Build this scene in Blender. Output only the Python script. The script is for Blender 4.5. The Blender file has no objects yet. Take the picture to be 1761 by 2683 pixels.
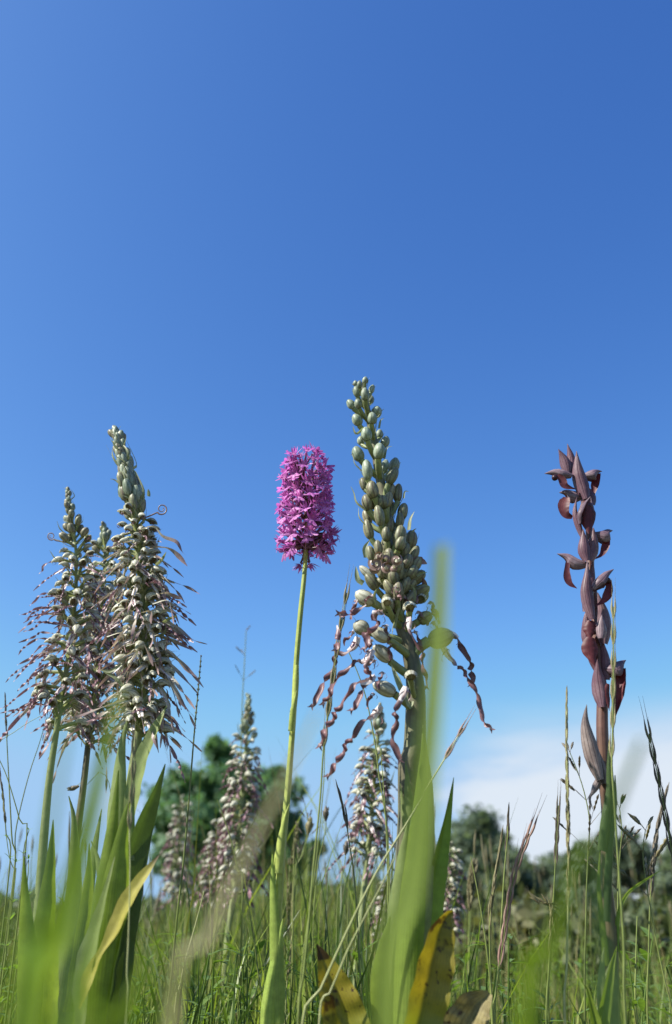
import bpy, math, random
import numpy as np
from mathutils import Matrix, Vector

rng = random.Random(7)
nrg = np.random.default_rng(7)
SC = bpy.context.scene
COL = SC.collection
R = math.radians

# ------------------------------------------------------------------ camera, sky, sun, exposure
PITCH = R(25.7)
CAM = np.array([0.0, 0.0, 0.13])
FOC = 1341.5 / math.tan(R(30))
cd = bpy.data.cameras.new('camera')
cam = bpy.data.objects.new('camera', cd)
COL.objects.link(cam)
cam.location = CAM
cam.rotation_euler = (math.pi / 2 + PITCH, 0, 0)
cd.sensor_fit = 'VERTICAL'
cd.sensor_height = 36.0
cd.lens = 18.0 / math.tan(R(30))
cd.clip_start = 0.005
cd.clip_end = 2000
cd.dof.use_dof = True
cd.dof.focus_distance = 0.525
cd.dof.aperture_fstop = cd.lens / 3.6
SC.camera = cam

SUN = Vector((-0.68, -0.22, 0.72)).normalized()
SUN_EL = math.asin(SUN.z)
SUN_ROT = math.atan2(SUN.x, SUN.y)
sd = bpy.data.lights.new('sun', 'SUN')
sd.energy = 5.0
sd.angle = R(0.53)
sd.color = (1.0, 0.95, 0.86)
so = bpy.data.objects.new('sun', sd)
COL.objects.link(so)
so.rotation_euler = SUN.to_track_quat('Z', 'Y').to_euler()

W = bpy.data.worlds.new('World')
SC.world = W
W.use_nodes = True
nt = W.node_tree
nt.nodes.clear()


def N(tree, typ, **kw):
    n = tree.nodes.new(typ)
    for k, v in kw.items():
        if k == 'inp':
            for a, b in v.items():
                n.inputs[a].default_value = b
        else:
            setattr(n, k, v)
    return n


sky = N(nt, 'ShaderNodeTexSky', sky_type='NISHITA', sun_disc=False, sun_elevation=SUN_EL, sun_rotation=SUN_ROT,
        altitude=200, air_density=0.7, dust_density=1.0, ozone_density=3.0)
# one colour response over the whole sky: the phone renders blue deeper than the physical sky does
hs = N(nt, 'ShaderNodeCombineColor')
ssep = N(nt, 'ShaderNodeSeparateColor')
nt.links.new(sky.outputs[0], ssep.inputs[0])
for ch, (gm, k, top) in enumerate(((1.6, 0.72, 1.75), (1.3, 0.92, 2.85), (0.85, 1.52, 4.3))):
    p1 = N(nt, 'ShaderNodeMath', operation='POWER', inp={1: gm})
    p2 = N(nt, 'ShaderNodeMath', operation='MULTIPLY', inp={1: k})
    nt.links.new(ssep.outputs[ch], p1.inputs[0])
    nt.links.new(p1.outputs[0], p2.inputs[0])
    p3 = N(nt, 'ShaderNodeMath', operation='SMOOTH_MIN', inp={1: top, 2: 0.6})
    nt.links.new(p2.outputs[0], p3.inputs[0])
    nt.links.new(p3.outputs[0], hs.inputs[ch])
bg = N(nt, 'ShaderNodeBackground', inp={'Strength': 0.1114})
out = N(nt, 'ShaderNodeOutputWorld')
tc = N(nt, 'ShaderNodeTexCoord')
sep = N(nt, 'ShaderNodeSeparateXYZ')
nt.links.new(tc.outputs['Generated'], sep.inputs[0])
mp = N(nt, 'ShaderNodeMapping', inp={'Scale': (1.0, 1.0, 3.2), 'Location': (3.1, 0.4, 0.0)})
nt.links.new(tc.outputs['Generated'], mp.inputs[0])
nz = N(nt, 'ShaderNodeTexNoise', inp={'Scale': 3.2, 'Detail': 7.0, 'Roughness': 0.55, 'Distortion': 0.4})
nt.links.new(mp.outputs[0], nz.inputs['Vector'])
low = N(nt, 'ShaderNodeMapRange', interpolation_type='SMOOTHERSTEP',
        inp={'From Min': 0.25, 'From Max': 0.15, 'To Min': 0.0, 'To Max': 1.0})
nt.links.new(sep.outputs['Z'], low.inputs['Value'])
azi = N(nt, 'ShaderNodeMapRange', interpolation_type='SMOOTHSTEP',
        inp={'From Min': -0.02, 'From Max': 0.22, 'To Min': 0.0, 'To Max': 0.34})
nt.links.new(sep.outputs['X'], azi.inputs['Value'])
ad = N(nt, 'ShaderNodeMath', operation='ADD')
nt.links.new(nz.outputs['Fac'], ad.inputs[0])
nt.links.new(azi.outputs[0], ad.inputs[1])
ms = N(nt, 'ShaderNodeMapRange', interpolation_type='SMOOTHSTEP',
       inp={'From Min': 0.52, 'From Max': 0.78, 'To Min': 0.0, 'To Max': 1.0})
nt.links.new(ad.outputs[0], ms.inputs['Value'])
mu = N(nt, 'ShaderNodeMath', operation='MULTIPLY')
nt.links.new(low.outputs[0], mu.inputs[0])
nt.links.new(ms.outputs[0], mu.inputs[1])
mx = N(nt, 'ShaderNodeMixRGB', inp={'Color2': (3.55, 3.95, 4.45, 1)})
nt.links.new(hs.outputs[0], mx.inputs['Color1'])
nt.links.new(mu.outputs[0], mx.inputs['Fac'])
nt.links.new(mx.outputs[0], bg.inputs['Color'])
nt.links.new(bg.outputs[0], out.inputs[0])

SC.view_settings.view_transform = 'Standard'
SC.view_settings.look = 'None'
SC.view_settings.exposure = 0.9
SC.view_settings.gamma = 1.0
SC.view_settings.use_curve_mapping = False
SC.cycles.use_denoising = True
SC.cycles.max_bounces = 8
SC.cycles.transparent_max_bounces = 8
SC.cycles.transmission_bounces = 4


# ------------------------------------------------------------------ picture coordinates -> places
def at(p, Y):
    """World point seen at picture position p (full-size photograph pixels) at distance Y in front of the camera."""
    sx = (p[0] - 880.5) / FOC
    sy = (1341.5 - p[1]) / FOC
    d = np.array([sx, math.cos(PITCH) - math.sin(PITCH) * sy, math.sin(PITCH) + math.cos(PITCH) * sy])
    return CAM + d * (Y / d[1])


def px(n, pt):
    """Metres covered by n picture pixels at world point pt."""
    v = np.asarray(pt) - CAM
    return n * (v[1] * math.cos(PITCH) + v[2] * math.sin(PITCH)) / FOC


def crop(ox, oy, s):
    return lambda x, y: (ox + x / s, oy + y / s)


dd = crop(0, 0, 1 / 1.1274)
c1 = crop(0, 1100, 2.789)
c3 = crop(800, 960, 2.893)
c4 = crop(780, 1450, 2.789)
c5 = crop(1380, 1140, 4.1)
c6 = crop(1380, 1600, 3.966)
c7 = crop(0, 1700, 2.4217)
c8 = crop(400, 1600, 2.198)
c9 = crop(780, 1900, 3.004)
c10 = crop(1160, 1800, 2.599)
c11 = crop(0, 2150, 3.55)
c12 = crop(400, 2250, 3.55)
c13 = crop(1380, 2050, 4.1)
c15 = crop(400, 1880, 3.396)


def unit(v):
    v = np.asarray(v, float)
    return v / (np.linalg.norm(v, axis=-1, keepdims=True) + 1e-12)


def smooth(pts, n):
    """Catmull-Rom through pts (any width), n samples."""
    P = np.asarray(pts, float)
    if len(P) == 2:
        t = np.linspace(0, 1, n)[:, None]
        return P[0] * (1 - t) + P[1] * t
    P = np.vstack([2 * P[0] - P[1], P, 2 * P[-1] - P[-2]])
    seg = len(P) - 3
    L = np.linalg.norm(np.diff(P[1:-1], axis=0)[:, :3], axis=1)
    cum = np.concatenate([[0], np.cumsum(L)])
    s = np.linspace(0, cum[-1], n)
    out = []
    for v in s:
        i = min(int(np.searchsorted(cum, v, side='right')) - 1, seg - 1)
        u = (v - cum[i]) / max(L[i], 1e-12)
        a, b, c, e = P[i], P[i + 1], P[i + 2], P[i + 3]
        out.append(0.5 * (2 * b + (c - a) * u + (2 * a - 5 * b + 4 * c - e) * u * u + (3 * b - 3 * c + e - a) * u ** 3))
    return np.array(out)


def lerp_list(vals, n):
    vals = np.asarray(vals, float)
    return np.interp(np.linspace(0, 1, n), np.linspace(0, 1, len(vals)), vals)


def to_cam(pt):
    return unit(CAM - np.asarray(pt))


# ------------------------------------------------------------------ mesh collecting
class MB:
    def __init__(self):
        self.v, self.f, self.uv, self.m, self.n = [], [], [], [], 0

    def grid(self, G, U, V, mat=0, closed=False):
        """G: rows x cols x 3 points."""
        r, c = G.shape[:2]
        self.v.append(G.reshape(-1, 3))
        self.uv.append(np.stack([U, V], -1).reshape(-1, 2))
        idx = np.arange(r * c).reshape(r, c) + self.n
        a, b, d, e = idx[:-1, :-1], idx[:-1, 1:], idx[1:, 1:], idx[1:, :-1]
        self.f.append(np.stack([a, b, d, e], -1).reshape(-1, 4))
        self.m.append(np.full((r - 1) * (c - 1), mat))
        self.n += r * c

    def tube(self, pts, rad, n=8, samples=None, mat=0, groove=0.0, lobes=3, flat=1.0, twist=0.0, phase=0.0):
        P = smooth(pts, samples or max(4, len(pts) * 3))
        rad = lerp_list(rad, len(P)) if np.ndim(rad) else np.full(len(P), rad)
        T = unit(np.gradient(P, axis=0))
        a = np.array([1.0, 0, 0]) if abs(T[0][0]) < 0.8 else np.array([0, 1.0, 0])
        nrm = unit(np.cross(T[0], a))
        ang = np.linspace(0, 2 * math.pi, n + 1) + phase
        G = np.zeros((len(P), n + 1, 3))
        for i in range(len(P)):
            nrm = unit(nrm - T[i] * np.dot(nrm, T[i]))
            b = np.cross(T[i], nrm)
            aa = ang + twist * i / len(P)
            m = 1 - groove * np.abs(np.cos(lobes * 0.5 * ang)) ** 10
            G[i] = P[i] + rad[i] * m[:, None] * (np.cos(aa)[:, None] * nrm + flat * np.sin(aa)[:, None] * b)
        U = np.tile(np.linspace(0, 1, n + 1), (len(P), 1))
        V = np.tile(np.linspace(0, 1, len(P))[:, None], (1, n + 1))
        self.grid(G, U, V, mat)
        return P

    def sheet(self, pts, widths, nrm, arc=30.0, cols=5, samples=None, mat=0, twist=0.0, twist0=0.0, vfold=False, wave=0.0, wob=5.0):
        """A curved strip along pts; nrm = side its hollow faces; arc = half angle of the hollow in degrees (list allowed)."""
        P = smooth(pts, samples or max(5, len(pts) * 4))
        k = len(P)
        w = lerp_list(widths, k)
        A = np.radians(lerp_list(arc, k) if np.ndim(arc) else np.full(k, float(arc))) + 1e-3
        T = unit(np.gradient(P, axis=0))
        nrm = unit(nrm)
        x = np.linspace(-1, 1, cols)
        G = np.zeros((k, cols, 3))
        ph = rng.random() * 6.28
        for i in range(k):
            nrm = unit(nrm - T[i] * np.dot(nrm, T[i]))
            s = np.cross(T[i], nrm)
            v_ = i / (k - 1)
            th = twist0 + twist * (v_ + (0.075 * math.sin(ph + 8.5 * v_) + 0.03 * math.sin(2 * ph + 19 * v_) if abs(twist) > 4 else 0.0))
            s2 = s * math.cos(th) + nrm * math.sin(th)
            n2 = nrm * math.cos(th) - s * math.sin(th)
            if vfold:
                G[i] = P[i] + 0.5 * w[i] * (np.outer(x * math.cos(A[i]), s2) + np.outer(np.abs(x) * math.sin(A[i]), n2))
            else:
                r = 0.5 * w[i] / math.sin(min(A[i], math.pi / 2))
                G[i] = P[i] + r * (np.outer(np.sin(x * A[i]), s2) + np.outer(1 - np.cos(x * A[i]), n2))
            if wave:
                G[i] += np.outer(wave * w[i] * np.abs(x) * np.sin(wob * i / k * 6.28 + ph + (x > 0) * 2.1), n2)
        U = np.tile(np.linspace(0, 1, cols), (k, 1))
        V = np.tile(np.linspace(0, 1, k)[:, None], (1, cols))
        self.grid(G, U, V, mat)
        return P

    def data(self, name, mats, loc=None, smooth_=True):
        V = np.vstack(self.v)
        if loc is not None:
            V = V - np.asarray(loc)
        F = np.vstack(self.f)
        me = bpy.data.meshes.new(name)
        me.vertices.add(len(V))
        me.vertices.foreach_set('co', V.astype(np.float32).ravel())
        me.loops.add(F.size)
        me.loops.foreach_set('vertex_index', F.astype(np.int32).ravel())
        me.polygons.add(len(F))
        me.polygons.foreach_set('loop_start', (np.arange(len(F)) * 4).astype(np.int32))
        me.polygons.foreach_set('material_index', np.concatenate(self.m).astype(np.int32))
        me.polygons.foreach_set('use_smooth', np.full(len(F), smooth_))
        ul = me.uv_layers.new(name='UVMap')
        ul.data.foreach_set('uv', np.vstack(self.uv)[F.ravel()].astype(np.float32).ravel())
        for m in (mats if isinstance(mats, (list, tuple)) else [mats]):
            me.materials.append(m)
        me.update(calc_edges=True)
        return me

    def build(self, name, mats, parent=None, loc=None, smooth_=True):
        """Link as one object; vertices are world places, moved into the thing's own frame."""
        if loc is None and parent is not None:
            loc = parent['base'].to_list() if 'base' in parent else None
        o = bpy.data.objects.new(name, self.data(name, mats, loc, smooth_))
        COL.objects.link(o)
        if parent is not None:
            o.parent = parent
        elif loc is not None:
            o.location = loc
        if loc is not None:
            o['base'] = [float(c) for c in loc]
        return o


def link(name, me, parent=None, M=None):
    o = bpy.data.objects.new(name, me)
    COL.objects.link(o)
    if parent is not None:
        o.parent = parent
    if M is not None:
        o.matrix_basis = M
    return o


def thing(name, label, cat, loc, group=None):
    o = bpy.data.objects.new(name, None)
    o.empty_display_size = 0.02
    COL.objects.link(o)
    o.location = [float(c) for c in loc]
    o['base'] = [float(c) for c in loc]
    o['label'] = label
    o['category'] = cat
    if group:
        o['group'] = group
    return o


def tag(o, label, cat, group=None):
    o['label'] = label
    o['category'] = cat
    if group:
        o['group'] = group


# ------------------------------------------------------------------ materials
def mat(name, cols, pos=None, along='noise', scale=60.0, stripes=0, stripe_amt=0.35, stripe_col=None, trans=0.0, tcol=None,
        rough=0.5, spec=0.35, vary=0.12, mottle=0.25, spots=None, bump=0.0, hue_vary=0.0, sheen=0.0, vgrad=None, mottle_scale=None):
    """cols over a ramp driven by noise or by UV v; lengthwise stripes by UV u; random value per object; optional spots (scale, threshold, colour, v-range)."""
    m = bpy.data.materials.new(name)
    m.use_nodes = True
    t = m.node_tree
    t.nodes.clear()
    L = t.links.new
    tc = N(t, 'ShaderNodeTexCoord')
    uv = N(t, 'ShaderNodeSeparateXYZ')
    L(tc.outputs['UV'], uv.inputs[0])
    oi = N(t, 'ShaderNodeObjectInfo')
    vadd = N(t, 'ShaderNodeVectorMath', operation='ADD')
    L(tc.outputs['Object'], vadd.inputs[0])
    cmb = N(t, 'ShaderNodeCombineXYZ')
    L(oi.outputs['Random'], cmb.inputs[0])
    L(cmb.outputs[0], vadd.inputs[1])
    nz = N(t, 'ShaderNodeTexNoise', inp={'Scale': scale, 'Detail': 4.0, 'Roughness': 0.6})
    L(vadd.outputs[0], nz.inputs['Vector'])
    ramp = N(t, 'ShaderNodeValToRGB')
    cr = ramp.color_ramp
    pos = pos or list(np.linspace(0.3, 0.7, len(cols)) if along == 'noise' else np.linspace(0, 1, len(cols)))
    cr.elements[0].position = pos[0]
    cr.elements[0].color = (*cols[0], 1)
    cr.elements[1].position = pos[-1]
    cr.elements[1].color = (*cols[-1], 1)
    for p_, c_ in zip(pos[1:-1], cols[1:-1]):
        e = cr.elements.new(p_)
        e.color = (*c_, 1)
    if along == 'noise':
        L(nz.outputs['Fac'], ramp.inputs[0])
    else:
        a1 = N(t, 'ShaderNodeMath', operation='MULTIPLY_ADD', inp={1: 0.22, 2: -0.11})
        L(nz.outputs['Fac'], a1.inputs[0])
        a2 = N(t, 'ShaderNodeMath', operation='ADD')
        L(uv.outputs['Y' if along == 'v' else 'X'], a2.inputs[0])
        L(a1.outputs[0], a2.inputs[1])
        L(a2.outputs[0], ramp.inputs[0])
    col = ramp.outputs[0]

    def mixin(fac, c2, blend='MIX'):
        nonlocal col
        mm = N(t, 'ShaderNodeMixRGB', blend_type=blend)
        if hasattr(fac, 'is_output'):
            L(fac, mm.inputs['Fac'])
        else:
            mm.inputs['Fac'].default_value = fac
        L(col, mm.inputs['Color1'])
        if hasattr(c2, 'is_output'):
            L(c2, mm.inputs['Color2'])
        else:
            mm.inputs['Color2'].default_value = (*c2, 1)
        col = mm.outputs[0]

    if stripes:
        sn = N(t, 'ShaderNodeMath', operation='MULTIPLY', inp={1: stripes * 2 * math.pi})
        L(uv.outputs['X'], sn.inputs[0])
        nj = N(t, 'ShaderNodeMath', operation='MULTIPLY_ADD', inp={1: 2.5, 2: 0.0})
        L(nz.outputs['Fac'], nj.inputs[0])
        sa = N(t, 'ShaderNodeMath', operation='ADD')
        L(sn.outputs[0], sa.inputs[0])
        L(nj.outputs[0], sa.inputs[1])
        si = N(t, 'ShaderNodeMath', operation='SINE')
        L(sa.outputs[0], si.inputs[0])
        mr = N(t, 'ShaderNodeMapRange', interpolation_type='SMOOTHSTEP', inp={'From Min': 0.2, 'From Max': 0.95, 'To Min': 0.0, 'To Max': stripe_amt})
        L(si.outputs[0], mr.inputs['Value'])
        stripe_out = mr.outputs[0]
        mixin(stripe_out, stripe_col or tuple(c * 0.4 for c in cols[len(cols) // 2]))
    if mottle:
        n2 = N(t, 'ShaderNodeTexNoise', inp={'Scale': mottle_scale or scale * 6, 'Detail': 3.0, 'Roughness': 0.7})
        L(vadd.outputs[0], n2.inputs['Vector'])
        mm2 = N(t, 'ShaderNodeMapRange', inp={'From Min': 0.3, 'From Max': 0.75, 'To Min': 1 - mottle, 'To Max': 1 + mottle * 0.6})
        L(n2.outputs['Fac'], mm2.inputs['Value'])
        cc = N(t, 'ShaderNodeCombineXYZ')
        for q in range(3):
            L(mm2.outputs[0], cc.inputs[q])
        mixin(1.0, cc.outputs[0], 'MULTIPLY')
    for sp in (spots or []):
        n3 = N(t, 'ShaderNodeTexNoise', inp={'Scale': sp[0], 'Detail': 3.0, 'Roughness': 0.6})
        L(vadd.outputs[0], n3.inputs['Vector'])
        m3 = N(t, 'ShaderNodeMapRange', interpolation_type='SMOOTHSTEP', inp={'From Min': sp[1], 'From Max': sp[1] + sp[4] if len(sp) > 4 else sp[1] + 0.05})
        L(n3.outputs['Fac'], m3.inputs['Value'])
        fac = m3.outputs[0]
        if sp[3]:
            m4 = N(t, 'ShaderNodeMapRange', interpolation_type='SMOOTHSTEP', inp={'From Min': sp[3][0], 'From Max': sp[3][1]})
            L(uv.outputs['Y'], m4.inputs['Value'])
            m5 = N(t, 'ShaderNodeMath', operation='MULTIPLY')
            L(fac, m5.inputs[0])
            L(m4.outputs[0], m5.inputs[1])
            fac = m5.outputs[0]
        mixin(fac, sp[2])
    if vgrad:
        m6 = N(t, 'ShaderNodeMapRange', interpolation_type='SMOOTHSTEP', inp={'From Min': vgrad[0], 'From Max': vgrad[1]})
        L(uv.outputs['Y'], m6.inputs['Value'])
        mixin(m6.outputs[0], vgrad[2])
    hsv = N(t, 'ShaderNodeHueSaturation')
    vr = N(t, 'ShaderNodeMapRange', inp={'To Min': 1 - vary, 'To Max': 1 + vary})
    L(oi.outputs['Random'], vr.inputs['Value'])
    L(vr.outputs[0], hsv.inputs['Value'])
    if hue_vary:
        hm = N(t, 'ShaderNodeMapRange', inp={'From Min': 1.0, 'From Max': 0.0, 'To Min': 0.5 - hue_vary, 'To Max': 0.5 + hue_vary})
        fr = N(t, 'ShaderNodeMath', operation='MULTIPLY', inp={1: 7.31})
        fr2 = N(t, 'ShaderNodeMath', operation='FRACT')
        L(oi.outputs['Random'], fr.inputs[0])
        L(fr.outputs[0], fr2.inputs[0])
        L(fr2.outputs[0], hm.inputs['Value'])
        L(hm.outputs[0], hsv.inputs['Hue'])
    L(col, hsv.inputs['Color'])
    pr = N(t, 'ShaderNodeBsdfPrincipled', inp={'Roughness': rough, 'Specular IOR Level': spec})
    if sheen:
        pr.inputs['Sheen Weight'].default_value = sheen
    L(hsv.outputs[0], pr.inputs['Base Color'])
    if bump:
        bp = N(t, 'ShaderNodeBump', inp={'Strength': bump, 'Distance': 0.0006})
        if stripes:
            L(stripe_out, bp.inputs['Height'])
        else:
            L(nz.outputs['Fac'], bp.inputs['Height'])
        L(bp.outputs[0], pr.inputs['Normal'])
    o = N(t, 'ShaderNodeOutputMaterial')
    if trans:
        tr = N(t, 'ShaderNodeBsdfTranslucent')
        tm = N(t, 'ShaderNodeMixRGB', blend_type='MULTIPLY', inp={'Fac': 1.0, 'Color2': (*(tcol or (1.4, 1.3, 0.7)), 1)})
        L(hsv.outputs[0], tm.inputs['Color1'])
        L(tm.outputs[0], tr.inputs['Color'])
        sh = N(t, 'ShaderNodeMixShader', inp={'Fac': trans})
        L(pr.outputs[0], sh.inputs[1])
        L(tr.outputs[0], sh.inputs[2])
        L(sh.outputs[0], o.inputs['Surface'])
    else:
        L(pr.outputs[0], o.inputs['Surface'])
    return m


M = {}
M['pyr_stem'] = mat('pyramidal_stem', [(0.32, 0.39, 0.08), (0.43, 0.49, 0.12)], scale=70, stripes=9, stripe_amt=0.16, trans=0.08, rough=0.42, spots=[(420, 0.71, (0.07, 0.05, 0.02), None)])
M['pyr_leaf'] = mat('pyramidal_leaf', [(0.26, 0.38, 0.07), (0.38, 0.48, 0.11)], scale=50, stripes=9, stripe_amt=0.22, trans=0.35, rough=0.42, bump=0.3, spots=[(300, 0.73, (0.06, 0.05, 0.02), None)])
M['pink'] = mat('pink_petal', [(0.43, 0.115, 0.40), (0.54, 0.18, 0.50), (0.66, 0.29, 0.62)], scale=260, trans=0.36, tcol=(1.35, 1.0, 1.25), rough=0.5, vary=0.2, mottle=0.18, hue_vary=0.012)
M['pink_pale'] = mat('pink_lip_base', [(0.6, 0.25, 0.52), (0.72, 0.42, 0.64)], scale=260, trans=0.3, tcol=(1.2, 1.0, 1.2), rough=0.5, vary=0.15)
M['pink_ovary'] = mat('pink_flower_ovary', [(0.12, 0.06, 0.07), (0.20, 0.10, 0.12)], scale=200, rough=0.5)
M['liz_stem'] = mat('lizard_orchid_stem', [(0.085, 0.095, 0.045), (0.14, 0.125, 0.075), (0.20, 0.215, 0.10)], scale=45, stripes=10, stripe_amt=0.3, rough=0.45, spots=[(260, 0.66, (0.12, 0.06, 0.06), None)], bump=0.2)
M['liz_rachis'] = mat('lizard_orchid_green_stem', [(0.19, 0.23, 0.09), (0.29, 0.33, 0.15)], scale=60, stripes=8, stripe_amt=0.25, rough=0.45, trans=0.05)
M['bud'] = mat('lizard_bud', [(0.20, 0.255, 0.175), (0.29, 0.345, 0.25), (0.42, 0.465, 0.36)], scale=150, stripes=6, stripe_amt=0.5, stripe_col=(0.13, 0.15, 0.08), rough=0.45, mottle=0.35, trans=0.12, vary=0.2, hue_vary=0.015, spots=[(330, 0.64, (0.2, 0.15, 0.11), None, 0.1)])
M['bud_old'] = mat('lizard_bud_brownish', [(0.15, 0.165, 0.09), (0.25, 0.25, 0.145), (0.34, 0.32, 0.21)], scale=150, stripes=7, stripe_amt=0.7, stripe_col=(0.12, 0.08, 0.07), rough=0.45, mottle=0.35, trans=0.12, vary=0.22, hue_vary=0.02)
M['hood'] = mat('lizard_hood', [(0.44, 0.45, 0.33), (0.58, 0.58, 0.46), (0.72, 0.71, 0.61)], scale=150, stripes=6, stripe_amt=0.55, stripe_col=(0.18, 0.16, 0.09), rough=0.42, trans=0.25, tcol=(1.0, 1.0, 0.7), vary=0.16)
M['hood_in'] = mat('lizard_hood_inside', [(0.34, 0.29, 0.20), (0.46, 0.43, 0.30)], scale=150, stripes=6, stripe_amt=0.7, stripe_col=(0.10, 0.04, 0.04), rough=0.5)
M['lip'] = mat('lizard_lip', [(0.62, 0.54, 0.52), (0.44, 0.33, 0.32), (0.175, 0.092, 0.10), (0.20, 0.105, 0.11), (0.26, 0.15, 0.15)], pos=[0.0, 0.14, 0.34, 0.7, 1.0], along='v', scale=120, trans=0.2, tcol=(1.1, 0.9, 0.9), rough=0.42, vary=0.18, mottle=0.25, stripes=3, stripe_amt=0.3, stripe_col=(0.16, 0.07, 0.08))
M['lip_base'] = mat('lizard_lip_white_base', [(0.66, 0.60, 0.57), (0.78, 0.73, 0.70)], scale=200, rough=0.5, trans=0.15, tcol=(1, 1, 1), mottle=0.1, spots=[(620, 0.60, (0.22, 0.05, 0.12), None)])
M['lip_dry'] = mat('lizard_lip_purple', [(0.50, 0.42, 0.40), (0.27, 0.165, 0.185), (0.21, 0.115, 0.135), (0.32, 0.20, 0.21)], pos=[0.0, 0.22, 0.6, 1.0], along='v', scale=120, trans=0.2, tcol=(1.1, 0.9, 0.9), rough=0.45, vary=0.25, mottle=0.25)
M['lip_green'] = mat('lizard_lip_greenish', [(0.62, 0.60, 0.48), (0.48, 0.44, 0.34), (0.28, 0.20, 0.19), (0.44, 0.30, 0.29)], pos=[0.0, 0.4, 0.72, 1.0], along='v', scale=120, trans=0.25, tcol=(1.1, 1.0, 0.8), rough=0.45, vary=0.25, mottle=0.25)
M['curl'] = mat('lizard_lip_curled', [(0.19, 0.125, 0.105), (0.30, 0.21, 0.185)], scale=160, rough=0.4, stripes=2, stripe_amt=0.5, stripe_col=(0.16, 0.09, 0.08), trans=0.1)
M['bract'] = mat('lizard_bract', [(0.25, 0.29, 0.15), (0.38, 0.41, 0.25)], scale=90, stripes=3, stripe_amt=0.25, trans=0.35, tcol=(1.1, 1.1, 0.7), rough=0.45)
M['leaf'] = mat('orchid_leaf', [(0.12, 0.19, 0.025), (0.18, 0.25, 0.035), (0.26, 0.33, 0.06)], scale=22, stripes=13, stripe_amt=0.25, trans=0.42, tcol=(1.7, 1.75, 0.7), rough=0.36, bump=0.4, vary=0.15)
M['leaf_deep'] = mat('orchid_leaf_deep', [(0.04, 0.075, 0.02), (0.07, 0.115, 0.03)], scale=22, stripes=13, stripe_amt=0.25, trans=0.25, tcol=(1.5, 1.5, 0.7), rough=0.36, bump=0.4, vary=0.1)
M['leaf_pale'] = mat('orchid_leaf_pale', [(0.20, 0.26, 0.09), (0.30, 0.36, 0.14)], scale=22, stripes=13, stripe_amt=0.2, trans=0.35, tcol=(1.3, 1.35, 0.6), rough=0.36, bump=0.4, vary=0.12)
M['leaf_old'] = mat('orchid_leaf_yellowing', [(0.12, 0.135, 0.015), (0.21, 0.19, 0.02), (0.31, 0.26, 0.04)], scale=28, stripes=15, stripe_amt=0.2, trans=0.4, tcol=(1.5, 1.3, 0.5), rough=0.35, bump=0.4, vary=0.08, vgrad=(0.55, 0.1, (0.16, 0.22, 0.03)),
                  spots=[(75, 0.54, (0.04, 0.026, 0.011), (0.3, 0.5), 0.07), (330, 0.61, (0.05, 0.03, 0.015), (0.3, 0.5), 0.04)])
M['leaf_gold'] = mat('orchid_leaf_golden', [(0.30, 0.30, 0.04), (0.42, 0.38, 0.08), (0.50, 0.46, 0.16)], scale=28, stripes=11, stripe_amt=0.15, trans=0.35, tcol=(1.2, 1.1, 0.5), rough=0.4, bump=0.3, vgrad=(0.86, 1.0, (0.07, 0.045, 0.02)))
M['leaf_dead'] = mat('orchid_leaf_withered', [(0.16, 0.13, 0.05), (0.30, 0.26, 0.11), (0.42, 0.37, 0.2)], scale=60, stripes=9, stripe_amt=0.4, trans=0.2, rough=0.6, bump=0.6, spots=[(140, 0.58, (0.07, 0.045, 0.025), None, 0.08)])
M['ser_bract'] = mat('tongue_orchid_bract', [(0.10, 0.045, 0.065), (0.155, 0.082, 0.105), (0.27, 0.18, 0.20)], scale=55, stripes=6, stripe_amt=0.6, stripe_col=(0.13, 0.055, 0.07), trans=0.15, tcol=(1.2, 0.8, 0.8), rough=0.42, bump=0.5, vary=0.15)
M['ser_hood'] = mat('tongue_orchid_hood', [(0.10, 0.06, 0.08), (0.175, 0.12, 0.145), (0.31, 0.24, 0.26)], scale=60, stripes=7, stripe_amt=0.45, stripe_col=(0.12, 0.06, 0.08), trans=0.12, tcol=(1.2, 0.8, 0.8), rough=0.42, bump=0.4)
M['ser_lip'] = mat('tongue_orchid_lip', [(0.075, 0.011, 0.018), (0.12, 0.022, 0.03), (0.18, 0.05, 0.055)], scale=90, stripes=5, stripe_amt=0.4, stripe_col=(0.07, 0.012, 0.016), trans=0.3, tcol=(1.6, 0.8, 0.7), rough=0.5, sheen=0.15)
M['ser_dark'] = mat('tongue_orchid_lip_lobe', [(0.022, 0.006, 0.01), (0.05, 0.012, 0.018)], scale=90, rough=0.4)
M['ser_stem'] = mat('tongue_orchid_stem', [(0.07, 0.10, 0.03), (0.10, 0.075, 0.04), (0.13, 0.06, 0.045), (0.15, 0.07, 0.065)], along='v', scale=40, stripes=9, stripe_amt=0.35, rough=0.42, bump=0.3)
M['ser_dry'] = mat('tongue_orchid_dry_bract', [(0.12, 0.09, 0.085), (0.20, 0.155, 0.145), (0.31, 0.255, 0.235)], scale=60, stripes=6, stripe_amt=0.55, stripe_col=(0.09, 0.06, 0.055), trans=0.1, rough=0.5, bump=0.5)
M['grass'] = mat('grass_green', [(0.14, 0.22, 0.03), (0.22, 0.29, 0.05), (0.32, 0.37, 0.09)], scale=9, stripes=4, stripe_amt=0.15, trans=0.42, tcol=(1.5, 1.6, 0.6), rough=0.4, mottle=0.2, mottle_scale=40)
M['grass_near'] = mat('grass_blade_near', [(0.115, 0.185, 0.012), (0.19, 0.275, 0.024)], scale=15, stripes=5, stripe_amt=0.2, spec=0.2, trans=0.45, tcol=(1.5, 1.6, 0.6), rough=0.42, mottle=0.1)
M['grass_front'] = mat('grass_blade_pale', [(0.15, 0.215, 0.035), (0.23, 0.30, 0.06)], scale=15, stripes=5, stripe_amt=0.15, spec=0.3, trans=0.4, tcol=(1.3, 1.5, 0.7), rough=0.42, mottle=0.1)
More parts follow.
